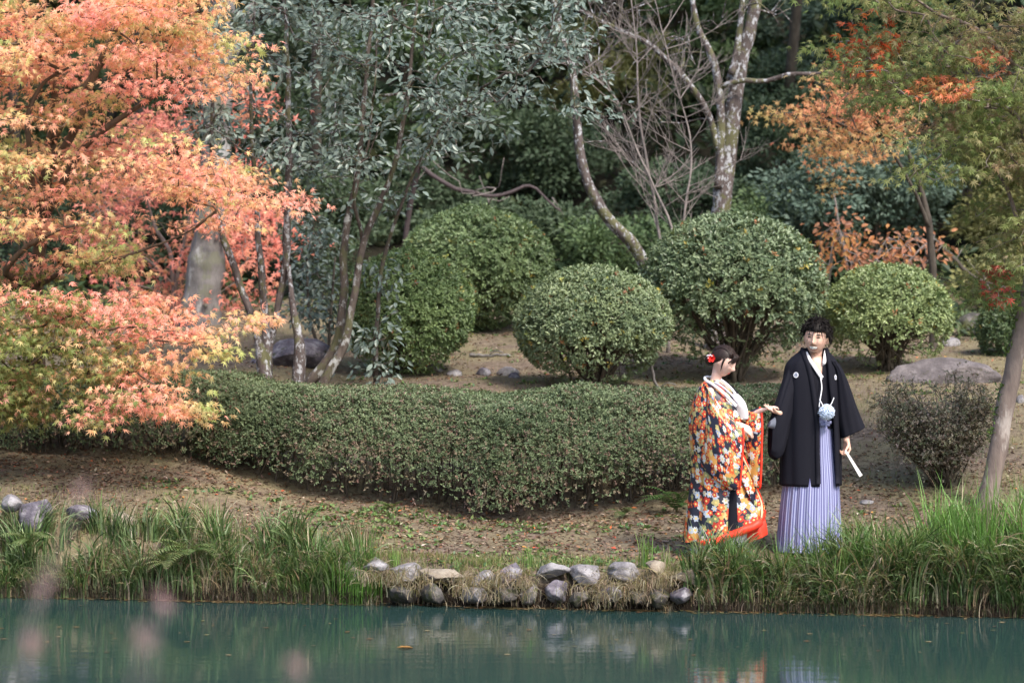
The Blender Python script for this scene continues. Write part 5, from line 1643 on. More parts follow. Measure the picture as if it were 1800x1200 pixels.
def hit(b, px, row):
    d = Vector(P(px, row, PD)) - CAMP
    r = b.ray_cast(CAMP + d.normalized() * 14, d.normalized())
    if r[0] is None:
        q = b.find_nearest(Vector(P(px, row, PD) - [0, .2, 0])); return np.array(q[0]), np.array(q[1])
    n = np.array(r[1])
    if n @ np.array(d) > 0: n = -n
    return np.array(r[0]), n
def band(pts, nors, w, t=.004):
    """flat band along pts, w half width (per point or one), t thickness"""
    pts = np.array(pts); nors = nrm(np.array(nors)); n = len(pts)
    w = np.broadcast_to(np.asarray(w, float), (n,))[:, None]
    tg = nrm(np.gradient(pts, axis=0))
    sd_ = nrm(np.cross(tg, nors))
    nn = np.cross(sd_, tg)
    nn = nn * np.sign((nn * nors).sum(1, keepdims=True))
    ring = np.stack([pts - sd_ * w, pts - sd_ * w * .9 + nn * t, pts + sd_ * w * .9 + nn * t, pts + sd_ * w, pts - nn * t * .5], 1)
    V = ring.reshape(-1, 3)
    i = np.arange(n - 1)[:, None] * 5; j = np.arange(5)[None]; k = (j + 1) % 5
    F = [np.stack([i + j, i + k, i + 5 + k, i + 5 + j], -1).reshape(-1, 4), np.array([[0, 1, 2, 3, 4], [5 * (n - 1) + q for q in (4, 3, 2, 1, 0)]])]
    return V, F
def band_on(b, pix, w, t=.004, lift=.002, n=18):
    A = smooth_path(np.array(pix, float), n)
    H = [hit(b, a[0], a[1]) for a in A]
    nn = nrm(np.array([h[1] for h in H]))
    # smooth the normals and points
    pts = np.array([h[0] for h in H]) + nn * lift
    for _ in range(3):
        nn[1:-1] = nrm(nn[:-2] + nn[1:-1] * 2 + nn[2:])
        pts[1:-1] = (pts[:-2] + pts[1:-1] * 2 + pts[2:]) / 4
    return band(pts, nn, w, t)

def rcone(p0, r0, p1, r1, sides=14):
    p0, p1 = np.array(p0, float), np.array(p1, float)
    L = np.linalg.norm(p1 - p0) + 1e-9; d = (p1 - p0) / L
    pts, rad = [], []
    for a in np.linspace(-88, 0, 5): pts.append(p0 + d * math.sin(math.radians(a)) * r0); rad.append(math.cos(math.radians(a)) * r0)
    for a in np.linspace(0, 88, 5): pts.append(p1 + d * math.sin(math.radians(a)) * r1); rad.append(math.cos(math.radians(a)) * r1)
    pts = np.array(pts)
    ref = np.array([0, 0, 1.]) if abs(d[2]) < .8 else np.array([1., 0, 0])
    a = nrm(np.cross(d, ref)); b = np.cross(d, a)
    th = np.arange(sides) * 2 * math.pi / sides
    V = pts[:, None] + np.array(rad)[:, None, None] * (np.cos(th)[None, :, None] * a + np.sin(th)[None, :, None] * b)
    V = V.reshape(-1, 3); n = len(pts)
    i = np.arange(n - 1)[:, None] * sides; j = np.arange(sides)[None]; k = (j + 1) % sides
    F = [np.stack([i + j, i + k, i + sides + k, i + sides + j], -1).reshape(-1, 4)]
    V = np.concatenate([V, [pts[0], pts[-1]]])
    jj = np.arange(sides); kk = (jj + 1) % sides
    F.append(np.concatenate([np.stack([np.full(sides, len(V) - 2), kk, jj], -1), np.stack([np.full(sides, len(V) - 1), (n - 1) * sides + jj, (n - 1) * sides + kk], -1)]))
    return V, F

def rot(yaw=0, pitch=0, roll=0):
    a, b, c = map(math.radians, (yaw, pitch, roll))
    Rz = np.array([[math.cos(a), -math.sin(a), 0], [math.sin(a), math.cos(a), 0], [0, 0, 1]])
    Rx = np.array([[1, 0, 0], [0, math.cos(b), -math.sin(b)], [0, math.sin(b), math.cos(b)]])
    Ry = np.array([[math.cos(c), 0, math.sin(c)], [0, 1, 0], [-math.sin(c), 0, math.cos(c)]])
    return Rz @ Rx @ Ry

def head_shape(female=False):
    """unit-size head, face towards -y, in metres"""
    V, F = ICO[5]
    V = V.copy()
    x, y, z = V[:, 0], V[:, 1], V[:, 2]
    X = x * .076; Y = y * .094; Z = z * .118
    low = np.clip(-z, 0, 1)
    X = X * (1 - .36 * low ** 1.6)
    Y = np.where(y > 0, Y * (1 - .45 * low ** 1.2) + 0 * Y, Y * (1 - .06 * low))
    Y = Y + .012 * np.clip(z, 0, 1) * (y > 0)
    front = np.clip(-y, 0, 1)
    g = lambda cx, cz, sx, sz: np.exp(-((X - cx) / sx) ** 2 - ((Z - cz) / sz) ** 2) * front
    k = .85 if female else 1
    Y = Y - .025 * g(0, -.024, .010, .015) * k - .013 * g(0, .0, .008, .03) * k     # nose and bridge
    Y = Y - .006 * (g(-.011, -.030, .008, .009) + g(.011, -.030, .008, .009))
    Y = Y + .007 * (g(-.031, .006, .016, .012) + g(.031, .006, .016, .012))          # eye sockets
    Y = Y - .005 * k * (g(-.03, .028, .022, .009) + g(.03, .028, .022, .009))       # brow ridge
    Y = Y - .006 * (g(-.042, -.025, .018, .018) + g(.042, -.025, .018, .018))        # cheeks
    Y = Y - .006 * g(0, -.058, .020, .008) - .005 * g(0, -.070, .016, .006) + .004 * g(0, -.082, .02, .006)
    Y = Y - .012 * g(0, -.103, .022, .016)                                           # chin
    W = np.stack([X, Y, Z], 1)
    return W, F

def ear(R, c, side, s):
    a = np.array([side * .074, .005, .004]) * s; b = np.array([side * .079, .012, -.028]) * s
    return rcone(c + R @ a, .013 * s, c + R @ b, .008 * s, 10)

def hand_geo(G, wrist, d, pn, L, curls, thumb_side, spread=.10, wr=.024, thumb=(.6, .5)):
    """palm, four fingers and a thumb; d: pointing direction, pn: direction the palm faces"""
    wrist = np.array(wrist); d = nrm(np.array(d, float)); pn = np.array(pn, float); pn = nrm(pn - (pn @ d) * d)
    s = np.cross(d, pn) * thumb_side      # towards the thumb
    palmL = L * .48
    offs = [.033, .011, -.011, -.031]
    lens = [.38, .43, .40, .31]
    sc = L / .185
    for i, (o_, l_) in enumerate(zip(offs, lens)):
        o_ = o_ * sc
        k = wrist + d * palmL + s * o_ + d * (-.006 * abs(i - 1))
        G.append(rcone(wrist + s * o_ * .45, wr * .62, k, .0125 * sc))
        dd = nrm(d + s * o_ / .03 * spread * .5)
        p = k; cu = curls[i] if hasattr(curls, '__len__') else curls
        r = .0098 * sc
        ang = 0
        for j, fr in enumerate((.45, .30, .25)):
            ang += cu * (0.8, 1.0, .7)[j]
            dirj = dd * math.cos(ang) + pn * math.sin(ang)
            q = p + dirj * L * l_ * fr * 1.15
            G.append(rcone(p, r, q, r * .9, 10)); r *= .9; p = q
    t0 = wrist + d * palmL * .28 + s * .022 * sc
    t1 = t0 + (s * thumb[0] + d * .75 + pn * .35) * L * .19
    t2 = t1 + (s * thumb[0] * .3 + d * .8 + pn * thumb[1]) * L * .17
    t3 = t2 + (d * .8 + pn * thumb[1]) * L * .11
    G.append(rcone(t0, .015 * sc, t1, .0125 * sc, 10)); G.append(rcone(t1, .0122 * sc, t2, .0108 * sc, 10)); G.append(rcone(t2, .0108 * sc, t3, .009 * sc, 10))

def body_mesh(name, parts, mat, parent, voxel=.0048):
    g = Geo()
    for V, F in parts: g.add(V, F)
    w = ORIG[parent.name]
    me = make_mesh(name, np.concatenate(g.V) - w, [np.concatenate(f) for f in g.F.values()])
    tmp = bpy.data.objects.new('tmp', me); COL.objects.link(tmp)
    md = tmp.modifiers.new('r', 'REMESH'); md.mode = 'VOXEL'; md.voxel_size = voxel; md.use_smooth_shade = True
    sm = tmp.modifiers.new('s', 'SMOOTH'); sm.iterations = 2; sm.factor = .5
    dg = bpy.context.evaluated_depsgraph_get()
    me2 = bpy.data.meshes.new_from_object(tmp.evaluated_get(dg))
    bpy.data.objects.remove(tmp); bpy.data.meshes.remove(me)
    me2.name = name
    me2.materials.clear(); me2.materials.append(mat)
    o = new_obj(name, me2, parent)
    n = len(me2.vertices)
    V = np.zeros(n * 3, np.float32); me2.vertices.foreach_get('co', V); V = V.reshape(-1, 3) + w
    F = [tuple(p.vertices) for p in me2.polygons]
    return o, BVHTree.FromPolygons([tuple(v) for v in V], F)

def face_patch(name, b, R, c, s, poly, mat, parent, lift=.0018, thick=True):
    """a thin raised patch on the face; poly in face coordinates (x, z) metres"""
    poly = np.array(poly, float) * s
    cen = poly.mean(0)
    rings = [cen[None] + (poly - cen) * f for f in (.0001, .5, 1.0)]
    dirw = Vector(R @ np.array([0, 1., 0]))
    V = []
    for k, rg in enumerate(rings):
        for q in rg:
            o = Vector(c + R @ np.array([q[0], -.2 * s, q[1]]))
            h = b.ray_cast(o, dirw)
            pt = np.array(h[0]) if h[0] is not None else np.array(o + dirw * .1)
            V.append(pt - np.array(dirw) * (lift if k < 2 else lift * .35))
    n = len(poly)
    F = []
    for k in range(2):
        for j in range(n):
            F.append([k * n + j, k * n + (j + 1) % n, (k + 1) * n + (j + 1) % n, (k + 1) * n + j])
    return mesh_obj(name, np.array(V), np.array(F), mat, parent)
def lens(cx, cz, w, h, bend=0, n=14, tilt=0):
    t = np.linspace(0, 2 * math.pi, n, endpoint=False)
    x = np.cos(t) * w; z = np.sin(t) * h + bend * (1 - (x / w) ** 2) + tilt * x
    return np.stack([cx + x, cz + z], 1)

# ------------------------------------------------------------------ THE MAN
mb = on_ground(1424, PD, 0); GZM = mb[2]
man = thing('person', mb, 'smiling man in a black crested kimono coat and striped trousers, holding the woman\'s hand', 'person')
RM = rot(-17, 3, 5); CM = Q(1433, 594, -.045); SM_ = 1.10
parts = []
HV, HF = head_shape()
parts.append((CM + (HV * SM_) @ RM.T, [HF]))
parts += [ear(RM, CM, 1, SM_), ear(RM, CM, -1, SM_)]
parts.append(rcone(CM + RM @ np.array([0, .018, -.06]), .054, Q(1430, 640, .01), .062))
def tors(rows):  # torso as stacked ellipse
    V, F, U = loft([LR((l, r), (l2, r), b) for l, l2, r, b in rows], 24, 28); return V, F
parts.append(tors([(1414, 1446, 626, .06), (1394, 1464, 640, .085), (1386, 1470, 660, .10), (1392, 1464, 700, .105), (1398, 1458, 740, .10), (1393, 1462, 775, .11), (1398, 1458, 800, .09)]))
zf = GZM
hipL, hipR = Q(1410, 780, 0), Q(1441, 780, 0)
for hp, fx in ((hipL, 1405), (hipR, 1447)):
    kn = Q(fx, 872, -.02); an = np.array([(fx - 900) / MPX, PD + .02, zf + .09])
    parts += [rcone(hp, .082, kn, .056), rcone(kn, .054, an, .038), rcone(an - [0, 0, .04], .038, an + [-.02, -.16, -.06], .028)]
# his right arm (left in the picture) reaches to the woman
sh = Q(1392, 652, 0); el = Q(1384, 712, -.03); wr = Q(1367, 724, -.14)
parts += [rcone(sh, .055, el, .042), rcone(el, .040, wr, .026)]
hand_geo(parts, wr, Q(1346, 716, -.16) - wr, (-.15, -.35, 1), .145, [.14, .16, .20, .28], -1, thumb=(.5, .5))
# his left arm hangs, hand round the fan
sh = Q(1466, 652, 0); el = Q(1484, 716, .02); wr = Q(1486, 772, -.05)
parts += [rcone(sh, .055, el, .042), rcone(el, .040, wr, .026)]
hand_geo(parts, wr, Q(1488, 800, -.06) - wr, (-.75, -.5, .1), .165, [.75, .8, .85, .9], -1, thumb=(.3, .8))
body, bb = body_mesh('body', parts, M_SKIN, man)
# face
for sx in (-1, 1):
    face_patch('eyebrow', bb, RM, CM, SM_, lens(sx * .031, .026, .018, .0036, .004), M_DARK, man)
    face_patch('eye', bb, RM, CM, SM_, lens(sx * .030, .008, .0135, .0028, .003), M_DARK, man)
face_patch('moustache', bb, RM, CM, SM_, lens(0, -.045, .027, .0042, .004), M_BEARD, man, .0024)
face_patch('mouth', bb, RM, CM, SM_, lens(0, -.057, .032, .0140, -.010), M_LIPM, man)
face_patch('teeth', bb, RM, CM, SM_, lens(0, -.055, .028, .0100, -.008), M_TEETH, man, .0036)
face_patch('beard', bb, RM, CM, SM_, lens(0, -.094, .024, .010, -.004), M_BEARD, man, .0022)
# curly hair
g = Geo()
V, F = ICO[4]
V = V * np.array([.086, .104, .098]) * (1 + .05 * fbm(V * 3, 5))[:, None] + np.array([0, .014, .036])
cen = V[F].mean(1)
ok = ~((cen[:, 1] < -.035) & (cen[:, 2] < .052)) & (cen[:, 2] > -.035 - .25 * (cen[:, 1] - .02)) & ~((cen[:, 1] < .01) & (cen[:, 2] < .012))
g.add(CM + (V * SM_) @ RM.T, F[ok])
rh = np.random.default_rng(3)
for k in range(620):
    u = nrm(rh.normal(size=3))
    p = u * np.array([.086, .104, .098]) + np.array([0, .014, .036])
    if p[2] < .006 - .35 * (p[1]) or (p[1] < -.03 and p[2] < .05): continue
    t = nrm(np.cross(u, rh.normal(size=3))); pts = []
    L = rh.uniform(.03, .065)
    ph = rh.uniform(0, 6)
    for q in np.linspace(0, 1, 7):
        pts.append(p * .97 + u * (.002 + .021 * math.sin(q * 2.2)) + t * L * q * .8 + np.array([0, 0, -.03 * q * q]) + np.cross(u, t) * .005 * math.sin(q * 5 + ph))
    if rh.uniform() < .22:
        for i, q in enumerate(np.linspace(0, 1, 7)): pts[i] = pts[i] + u * .022 * q + np.array([0, 0, .012 * q])
    if p[1] < -.04:   # fringe over the forehead
        for i, q in enumerate(np.linspace(0, 1, 7)): pts[i] = pts[i] + np.array([0, -.006 * q, -.006 * q])
    V, F = tube(CM + (np.array(pts) * SM_) @ RM.T, np.linspace(.0042, .0010, 7), 5)
    g.add(V, F)
g.build('hair', M_HAIR, man)

# hakama
def pleat(th, v):
    front = np.clip(np.sin(th), 0, 1)
    ph = (th / (2 * math.pi) * 22) % 1
    tri = np.abs(ph - .5) * 2 - .5
    return (.035 + .05 * v) * tri * (.35 + .65 * front) + .03 * v * np.sin(3 * th + 1 + v * 2)
hz = lambda row, l, r, b: LR((l, row), (r, row), b)
botrow = HOR + (CAMH - GZM - .015) * MPX
HAK = loft([hz(734, 1397, 1460, .125), hz(760, 1392, 1464, .135), hz(800, 1386, 1468, .15), hz(850, 1376, 1474, .17), hz(910, 1369, 1477, .185), hz(botrow, 1364, 1480, .20)], 60, 220, fold=pleat, uvs=(66, 1))
cloth('hakama', HAK, M_STRIPE, man)
bl = loft([hz(731, 1398, 1461, .133), hz(738, 1397, 1461, .137), hz(747, 1396, 1462, .139)], 10, 60, uvs=(0, 150))
BV, BF, BU = bl; BU = BU[:, ::-1]
cloth('waist_sash', (BV, BF, BU), M_STRIPE, man)
g = Geo()
kc = Q(1446, 741, -.15)
for pts, w in (([[-.045, 0, .004], [0, -.012, 0], [.045, 0, .004]], .011), ([[-.03, -.002, -.016], [0, -.014, -.012], [.03, -.002, -.016]], .008), ([[0, -.016, .012], [0, -.018, -.004], [.004, -.012, -.04]], .008)):
    p = smooth_path(np.array(pts), 7) + kc
    V, F = band(p, np.tile([0, -1., 0], (7, 1)), w, .006)
    g.add(V, F, uv=np.stack([V[:, 2] * 200, V[:, 0]], 1))
g.build('sash_knot', M_STRIPE, man, uv=True)

# inner kimono and the open coat
def xang(secs_cx, a, x):  # angle on the front side where the ellipse has that x
    return math.acos(max(-.98, min(.98, (x - secs_cx) / a)))
def open_coat(rows, shrink=0.0, nr=46, nt_=110, fold=None):
    """rows: (row, cx, halfwidth px, b, xL, xR)"""
    secs, op = [], []
    for row, cx, a, b, xl, xr in rows:
        secs.append((Q(cx, row), np.array([(a - shrink * MPX) / MPX, 0, 0]), np.array([0, -(b - shrink), 0])))
        tr = xang(cx, a, xr); tl = xang(cx, a, xl)
        op.append((tr, tl - 2 * math.pi))
    return loft(secs, nr, nt_, open_=op, fold=fold)
IN = open_coat([(611, 1431, 17, .062, 1417, 1447), (620, 1430, 24, .078, 1421, 1446.5), (634, 1429, 38, .10, 1427, 1445.5), (648, 1428, 46, .115, 1434, 1444), (660, 1427, 48, .122, 1441, 1443), (664, 1427, 48, .124, 1443, 1443.2), (700, 1427, 47, .13, 1443, 1443.2), (752, 1427, 46, .128, 1443, 1443.2)], .010)
cloth('inner_kimono', IN, M_BLACK, man)
bin_ = bvh_of(IN[0], IN[1])
def cfold(th, v):
    return .020 * np.sin(9 * th + 2.5 * v) * (.3 + v) + .012 * np.sin(4.3 * th - 2 * v + 1) * v + .006 * np.sin(17 * th + 3 * v)
COAT = open_coat([(612, 1431, 20, .070, 1411, 1451.5), (620, 1430, 28, .088, 1412, 1452), (631, 1428, 39, .112, 1415, 1452.5), (645, 1427, 47, .132, 1420, 1454), (680, 1426, 50, .150, 1427, 1456), (740, 1425, 51, .158, 1434, 1462), (800, 1425, 53, .168, 1435, 1464), (852, 1425, 54, .178, 1436, 1465)], 0, fold=cfold)
cloth('coat', COAT, M_BLACK, man, .006)
bc = bvh_of(COAT[0], COAT[1])
# coat collar bands
nr = 46
CV = COAT[0].reshape(nr, -1, 3)
for ed, name in ((CV[:, 1], 'coat_collar'), (CV[:, -2], 'coat_collar')):
    p = ed[::2].copy(); p[:, 1] -= .006
    nn = np.tile([0, -1., .1], (len(p), 1)); nn[:, 0] = (p[:, 0] - Q(1427, 700)[0]) * 2
    V, F = band(p, nn, .017, .006)
    mesh_obj(name, V, F, M_BLACK, man)
# white under-collar
for pix in ([(1413, 608), (1419, 625), (1430, 643), (1444, 664)], [(1449, 617), (1448.5, 632), (1446, 648), (1442.5, 664)]):
    V, F = band_on(bin_, pix, .014, .005, .012)
    mesh_obj('white_collar', V, F, M_WHITE, man)
# sleeves
def TB(t, b, w, dy, dz=0): # section by its top and bottom silhouette points, half thickness w
    a, c = Q(*t, dy), Q(*b, dy)
    return ((a + c) / 2, (a - c) / 2, np.array([w * .35, -w, dz]))
sf = lambda th, v: .05 * np.sin(5 * th + 3 * v) * np.abs(np.cos(th)) + .03 * np.sin(11 * th - 4 * v)
SL = loft([TB((1400, 632), (1398, 700), .07, .0), TB((1388, 640), (1388, 735), .085, -.02), TB((1378, 662), (1380, 765), .07, -.06), TB((1368, 690), (1371, 797), .058, -.10), TB((1359, 714), (1360, 806), .046, -.12), TB((1352, 733), (1349, 797), .036, -.125)], 40, 48, e=.8, fold=sf, inset=.03)
cloth('sleeve', SL, M_BLACK, man)
SR = loft([LR((1450, 631), (1474, 638), .10), LR((1461, 648), (1486, 662), .10), LR((1465, 690), (1500, 700), .085, -.01), LR((1470, 735), (1512, 733), .07, -.02), LR((1477, 770), (1519, 751), .06, -.03)], 40, 48, e=.9, fold=sf, inset=.05)
cloth('sleeve', SR, M_BLACK, man)
V, F, U = loft([TB((1358, 731), (1356, 752), .03, -.15), TB((1350, 738), (1345, 749), .02, -.15)], 8, 16, inset=.01)
mesh_obj('under_sleeve', V, F, flat_mat('grey_lining', (.16, .17, .21), .6), man, uv=U)
# crests: white ring with a blue-black device
def crest(b, px, row, r, squeeze=1.0):
    p, n = hit(b, px, row); n = nrm(n)
    up = nrm(np.array([0, 0, 1.]) - n[2] * n); s = np.cross(up, n)
    t = np.linspace(0, 2 * math.pi, 25)[:-1]
    def disc(rad, lift, cx=0, cz=0):
        V = [p + n * lift + (s * (cx + math.cos(a) * rad) * squeeze + up * (cz + math.sin(a) * rad)) for a in t]
        return np.array([p + n * lift + s * cx * squeeze + up * cz] + V), np.array([[0, i + 1, (i + 1) % 24 + 1] for i in range(24)])
    V, F = disc(r, .008)
    o = mesh_obj('crest', V, F, M_WHITE, man)
    g = Geo()
    for k in range(3):
        a = math.pi / 2 + k * 2.094
        V, F = disc(r * .30, .0088, math.cos(a) * r * .42, math.sin(a) * r * .42); g.add(V, F)
        V, F = disc(r * .12, .0092 + .0002 * k, math.cos(a + 1.05) * r * .62, math.sin(a + 1.05) * r * .62); g.add(V, F)
    g.build('device', flat_mat('crest_blue', (.06, .09, .18), .6), o)
crest(bc, 1400, 659, .021)
crest(bc, 1467.5, 663, .019, .62)
# cord and pompom
pc = Q(1447, 722, -.205)
mcord = [hit(bin_, 1442, 664)[0] + [0, -.012, 0], Q(1440, 680, -.15), Q(1436.5, 698, -.18), Q(1434, 713, -.19)]
V, F = tube(smooth_path(np.array(mcord), 14), .0042, 6); cord = mesh_obj('coat_cord', V, F, M_WHITE, man)
for a, b_ in (((1435, 700), (1443, 713)), ((1460, 697), (1452, 712))):
    V, F = tube(smooth_path(np.array([Q(*a, -.185), Q((a[0] + b_[0]) / 2, (a[1] + b_[1]) / 2 + 1, -.2), Q(*b_, -.2)]), 8), .0036, 6); mesh_obj('coat_cord', V, F, M_WHITE, man)
g = Geo()
V, F = ICO[3]; g.add(pc + V * .044, F)
for k in range(700):
    u = nrm(rh.normal(size=3)); e_ = pc + u * rh.uniform(.052, .060) + rh.normal(size=3) * .003
    V, F = tube(np.array([pc + u * .036, e_]), [.0042, .0022], 4); g.add(V, F)
M_POM = flat_mat('pale_blue_tuft', (.60, .68, .82), .9, .1)
g.build('pompom', M_POM, man)
# the fan is held, so it stands on its own
f0, f1 = Q(1481, 789, -.15), Q(1507, 833, -.19)
fan = thing('folding_fan', f0, 'closed pale folding fan held low in the man\'s left hand', 'fan')
ax = nrm(f1 - f0); sdv = nrm(np.cross(ax, [0, 1., 0])); tv = np.cross(sdv, ax)
for k in range(7):
    o_ = (k - 3) * .0030
    V = []
    for u, w in ((0, .007), (.35, .009), (1, .013)):
        c = f0 + (f1 - f0) * u + tv * o_ * (.6 + .4 * u)
        for a, b_ in ((-1, -1), (1, -1), (1, 1), (-1, 1)): V.append(c + sdv * w * a + tv * .0012 * b_)
    F = [[4 * r + j, 4 * r + (j + 1) % 4, 4 * r + 4 + (j + 1) % 4, 4 * r + 4 + j] for r in range(2) for j in range(4)] + [[3, 2, 1, 0], [8, 9, 10, 11]]
    mesh_obj('fan_rib', np.array(V), np.array(F), M_FAN, fan, smooth=False)

# ------------------------------------------------------------------ THE WOMAN
wb = on_ground(1272, PD, 0)
wom = thing('person', wb, 'woman looking down, in a flowered black and orange bridal kimono with red hem', 'person')
RW = rot(60, 24, 4); CW = Q(1272, 636, -.03); SW = .93
parts = []
HV, HF = head_shape(True)
parts.append((CW + (HV * SW) @ RW.T, [HF]))
parts += [ear(RW, CW, 1, SW * .9), ear(RW, CW, -1, SW * .9)]
parts.append(rcone(CW + RW @ np.array([0, .028, -.05]), .037, Q(1258, 672, .0), .044))
parts.append(tors([(1246, 1268, 668, .05), (1234, 1284, 680, .09), (1230, 1292, 705, .10), (1236, 1294, 740, .09), (1232, 1298, 775, .11), (1238, 1294, 800, .09)]))
zf = wb[2]
for hx, fx, dy in ((1256, 1262, -.06), (1278, 1290, .05)):
    hp = Q(hx, 790, dy); kn = Q(fx, 872, dy - .03); an = np.array([(fx - 900) / MPX, PD + dy, zf + .08])
    parts += [rcone(hp, .08, kn, .052), rcone(kn, .05, an, .034), rcone(an - [0, 0, .04], .032, an + [.14, -.05, -.055], .022)]
sh = Q(1246, 690, -.10); el = Q(1262, 738, -.17); wr = Q(1296, 744, -.24)
parts += [rcone(sh, .045, el, .034), rcone(el, .032, wr, .021)]
hand_geo(parts, wr, np.array([.75, -.1, -.42]), (-.3, .75, -.5), .150, [.35, .45, .5, .55], -1, wr=.021, thumb=(.5, .3))
sh = Q(1276, 692, .06); el = Q(1304, 738, .0); wr = Q(1336, 720, -.13)
parts += [rcone(sh, .045, el, .034), rcone(el, .032, wr, .021)]
hand_geo(parts, wr, Q(1352, 713, -.17) - wr, (.15, .2, -1), .140, [.30, .36, .42, .5], 1, wr=.021, thumb=(.4, .5))
body, bw = body_mesh('body', parts, M_SKINF, wom)
for sx in (-1, 1):
    face_patch('eyebrow', bw, RW, CW, SW, lens(sx * .031, .026, .016, .0022, .003), flat_mat('brow', (.16, .09, .07), .7), wom)
    face_patch('eyelash', bw, RW, CW, SW, lens(sx * .031, .000, .014, .0022, -.003), M_DARK, wom)
face_patch('lips', bw, RW, CW, SW, lens(0, -.063, .019, .0075, -.001), M_LIP, wom, .003)
# hair: cap, bun, swept locks
g = Geo()
V, F = ICO[4]
V = V * np.array([.082, .106, .097]) + np.array([0, .018, .032])
cen = V[F].mean(1)
ok = ~((cen[:, 1] < -.05) & (cen[:, 2] < .060)) & ((cen[:, 2] > -.045 - .3 * (cen[:, 1] - .02)) | (cen[:, 1] > .02)) & ~((cen[:, 1] < .0) & (cen[:, 2] < .030 - (cen[:, 1]) * .5))
g.add(CW + (V * SW) @ RW.T, F[ok])
V, F = ICO[4]
bun = np.array([0, .115, -.030])
g.add(CW + ((V * (1 + .08 * fbm(V * 4, 8))[:, None] * np.array([.062, .042, .050]) + bun) * SW) @ RW.T, F)
for k in range(260):     # locks combed back to the bun
    x0 = rh.uniform(-.082, .082); z0 = rh.uniform(.02, .118)
    uu = np.array([x0 / .083, -1, (z0 - .032) / .097]); a0 = rh.uniform(-1.1, 1.2)
    pts = []
    for q in np.linspace(0, 1, 9):
        ang = a0 + (2.75 - a0) * q
        yy = -math.cos(ang); zz = math.sin(ang)
        if ang > math.pi * .5: zz = math.sin(ang)
        v = np.array([x0 / .083 * .9, yy, max(-.35, zz)]); v = v / max(.75, np.linalg.norm(v))
        v = nrm(v)
        pts.append(v * np.array([.085, .106, .099]) + np.array([0, .018, .032]) + rh.normal(size=3) * .0007)
    pts = np.array(pts)
    pts = pts[(pts[:, 2] > .012) | (pts[:, 1] > .03)]
    pts = pts[~((pts[:, 1] < -.05) & (pts[:, 2] < .055))]
    if len(pts) < 3: continue
    V, F = tube(CW + (pts * SW) @ RW.T, .0034, 4); g.add(V, F)
for k in range(90):      # fringe swept to the side and locks before the ear
    x0 = rh.uniform(-.06, .06)
    p0 = np.array([x0 * .6, -.062, .098]); p2 = np.array([x0 * 1.25 + (.01 if x0 > 0 else -.01), -.093 + abs(x0) * .42, .034 - abs(x0) * .25 + rh.normal() * .006])
    p1 = (p0 + p2) / 2 + np.array([0, -.022, .012])
    V, F = tube(CW + (smooth_path([p0, p1, p2], 8) * SW) @ RW.T, np.linspace(.0036, .0010, 8), 4); g.add(V, F)
for sx in (-1, 1):
    for k in range(5):
        p = smooth_path([[sx * .074, -.03 + k * .003, .04], [sx * .080, -.032 + k * .003, -.005], [sx * (.076 - k * .001), -.034, -.045 - .006 * k]], 8)
        V, F = tube(CW + (p * SW) @ RW.T, np.linspace(.0030, .0008, 8), 4); g.add(V, F)
g.build('hair', M_HAIRB, wom)
# flower ornament
fc = CW + RW @ (np.array([.062, .074, .020]) * 1.0) * 1.0
fc = Q(1249, 629, -.11)
g = Geo(); fn = nrm(np.array([-.35, -1, .15]))
for ring, (nq, rr, tl) in enumerate(((6, .030, .25), (6, .022, .6), (5, .013, 1.0))):
    for k in range(nq):
        a = k * 2 * math.pi / nq + ring * .5
        u1 = nrm(np.cross(fn, [0, 0, 1.])); u2 = np.cross(u1, fn)
        d = (u1 * math.cos(a) + u2 * math.sin(a)) * math.cos(tl) + fn * math.sin(tl)
        V, F, C = scatter((np.array([[0, 0, 0], [-.42, .55, .1], [-.2, 1, .18], [.2, 1, .18], [.42, .55, .1], [0, .6, -.05]]), [np.array([[0, 5, 1], [1, 5, 2], [2, 5, 3], [3, 5, 4], [4, 5, 0]])]), fc[None], d[None], (fn * 1.0 + d * -.3)[None], np.array([rr * 1.1]), np.ones((1, 3)))
        g.add(V, F)
fl = g.build('hair_flower', M_FLOWER, wom)
g = Geo()
for k in range(8):
    V, F = ICO[2]; g.add(fc + V * .005 + fn * .012 + rh.normal(size=3) * .009 + np.array([-.018, 0, .022]), F)
g.build('white_buds', M_WHITE, fl)

# robe
def rfold(th, v):
    s = np.clip((v - .25) / .75, 0, 1)
    return .06 * np.sin(6 * th + 1.2 + 1.6 * v) * s + .035 * np.sin(13 * th - 2.5 * v) * s + .02 * np.sin(3 * th + 5 * v) + .02 * np.sin(9 * v * 2 + th * 2) * (1 - s)
ROBE = loft([LR((1243, 667), (1262, 669), .05), LR((1232, 676), (1283, 684), .105), LR((1221, 694), (1298, 700), .15), LR((1213, 722), (1308, 724), .175), LR((1213, 765), (1311, 765), .185),
             LR((1217, 815), (1315, 812), .19, 0, -.02), LR((1215, 868), (1326, 850), .20, 0, -.03), LR((1209, 915), (1337, 880), .215, 0, -.05), LR((1205, 945), (1342, 898), .225, 0, -.07)], 90, 180, e=.92, fold=rfold, cap0=False, cap1=False)
cloth('flowered_robe', ROBE, M_BROC, wom, .006)
br = bvh_of(ROBE[0], ROBE[1])
nc = 181
rim = ROBE[0][(90 - 1) * nc:90 * nc]
th = np.linspace(0, 2 * math.pi, nc)
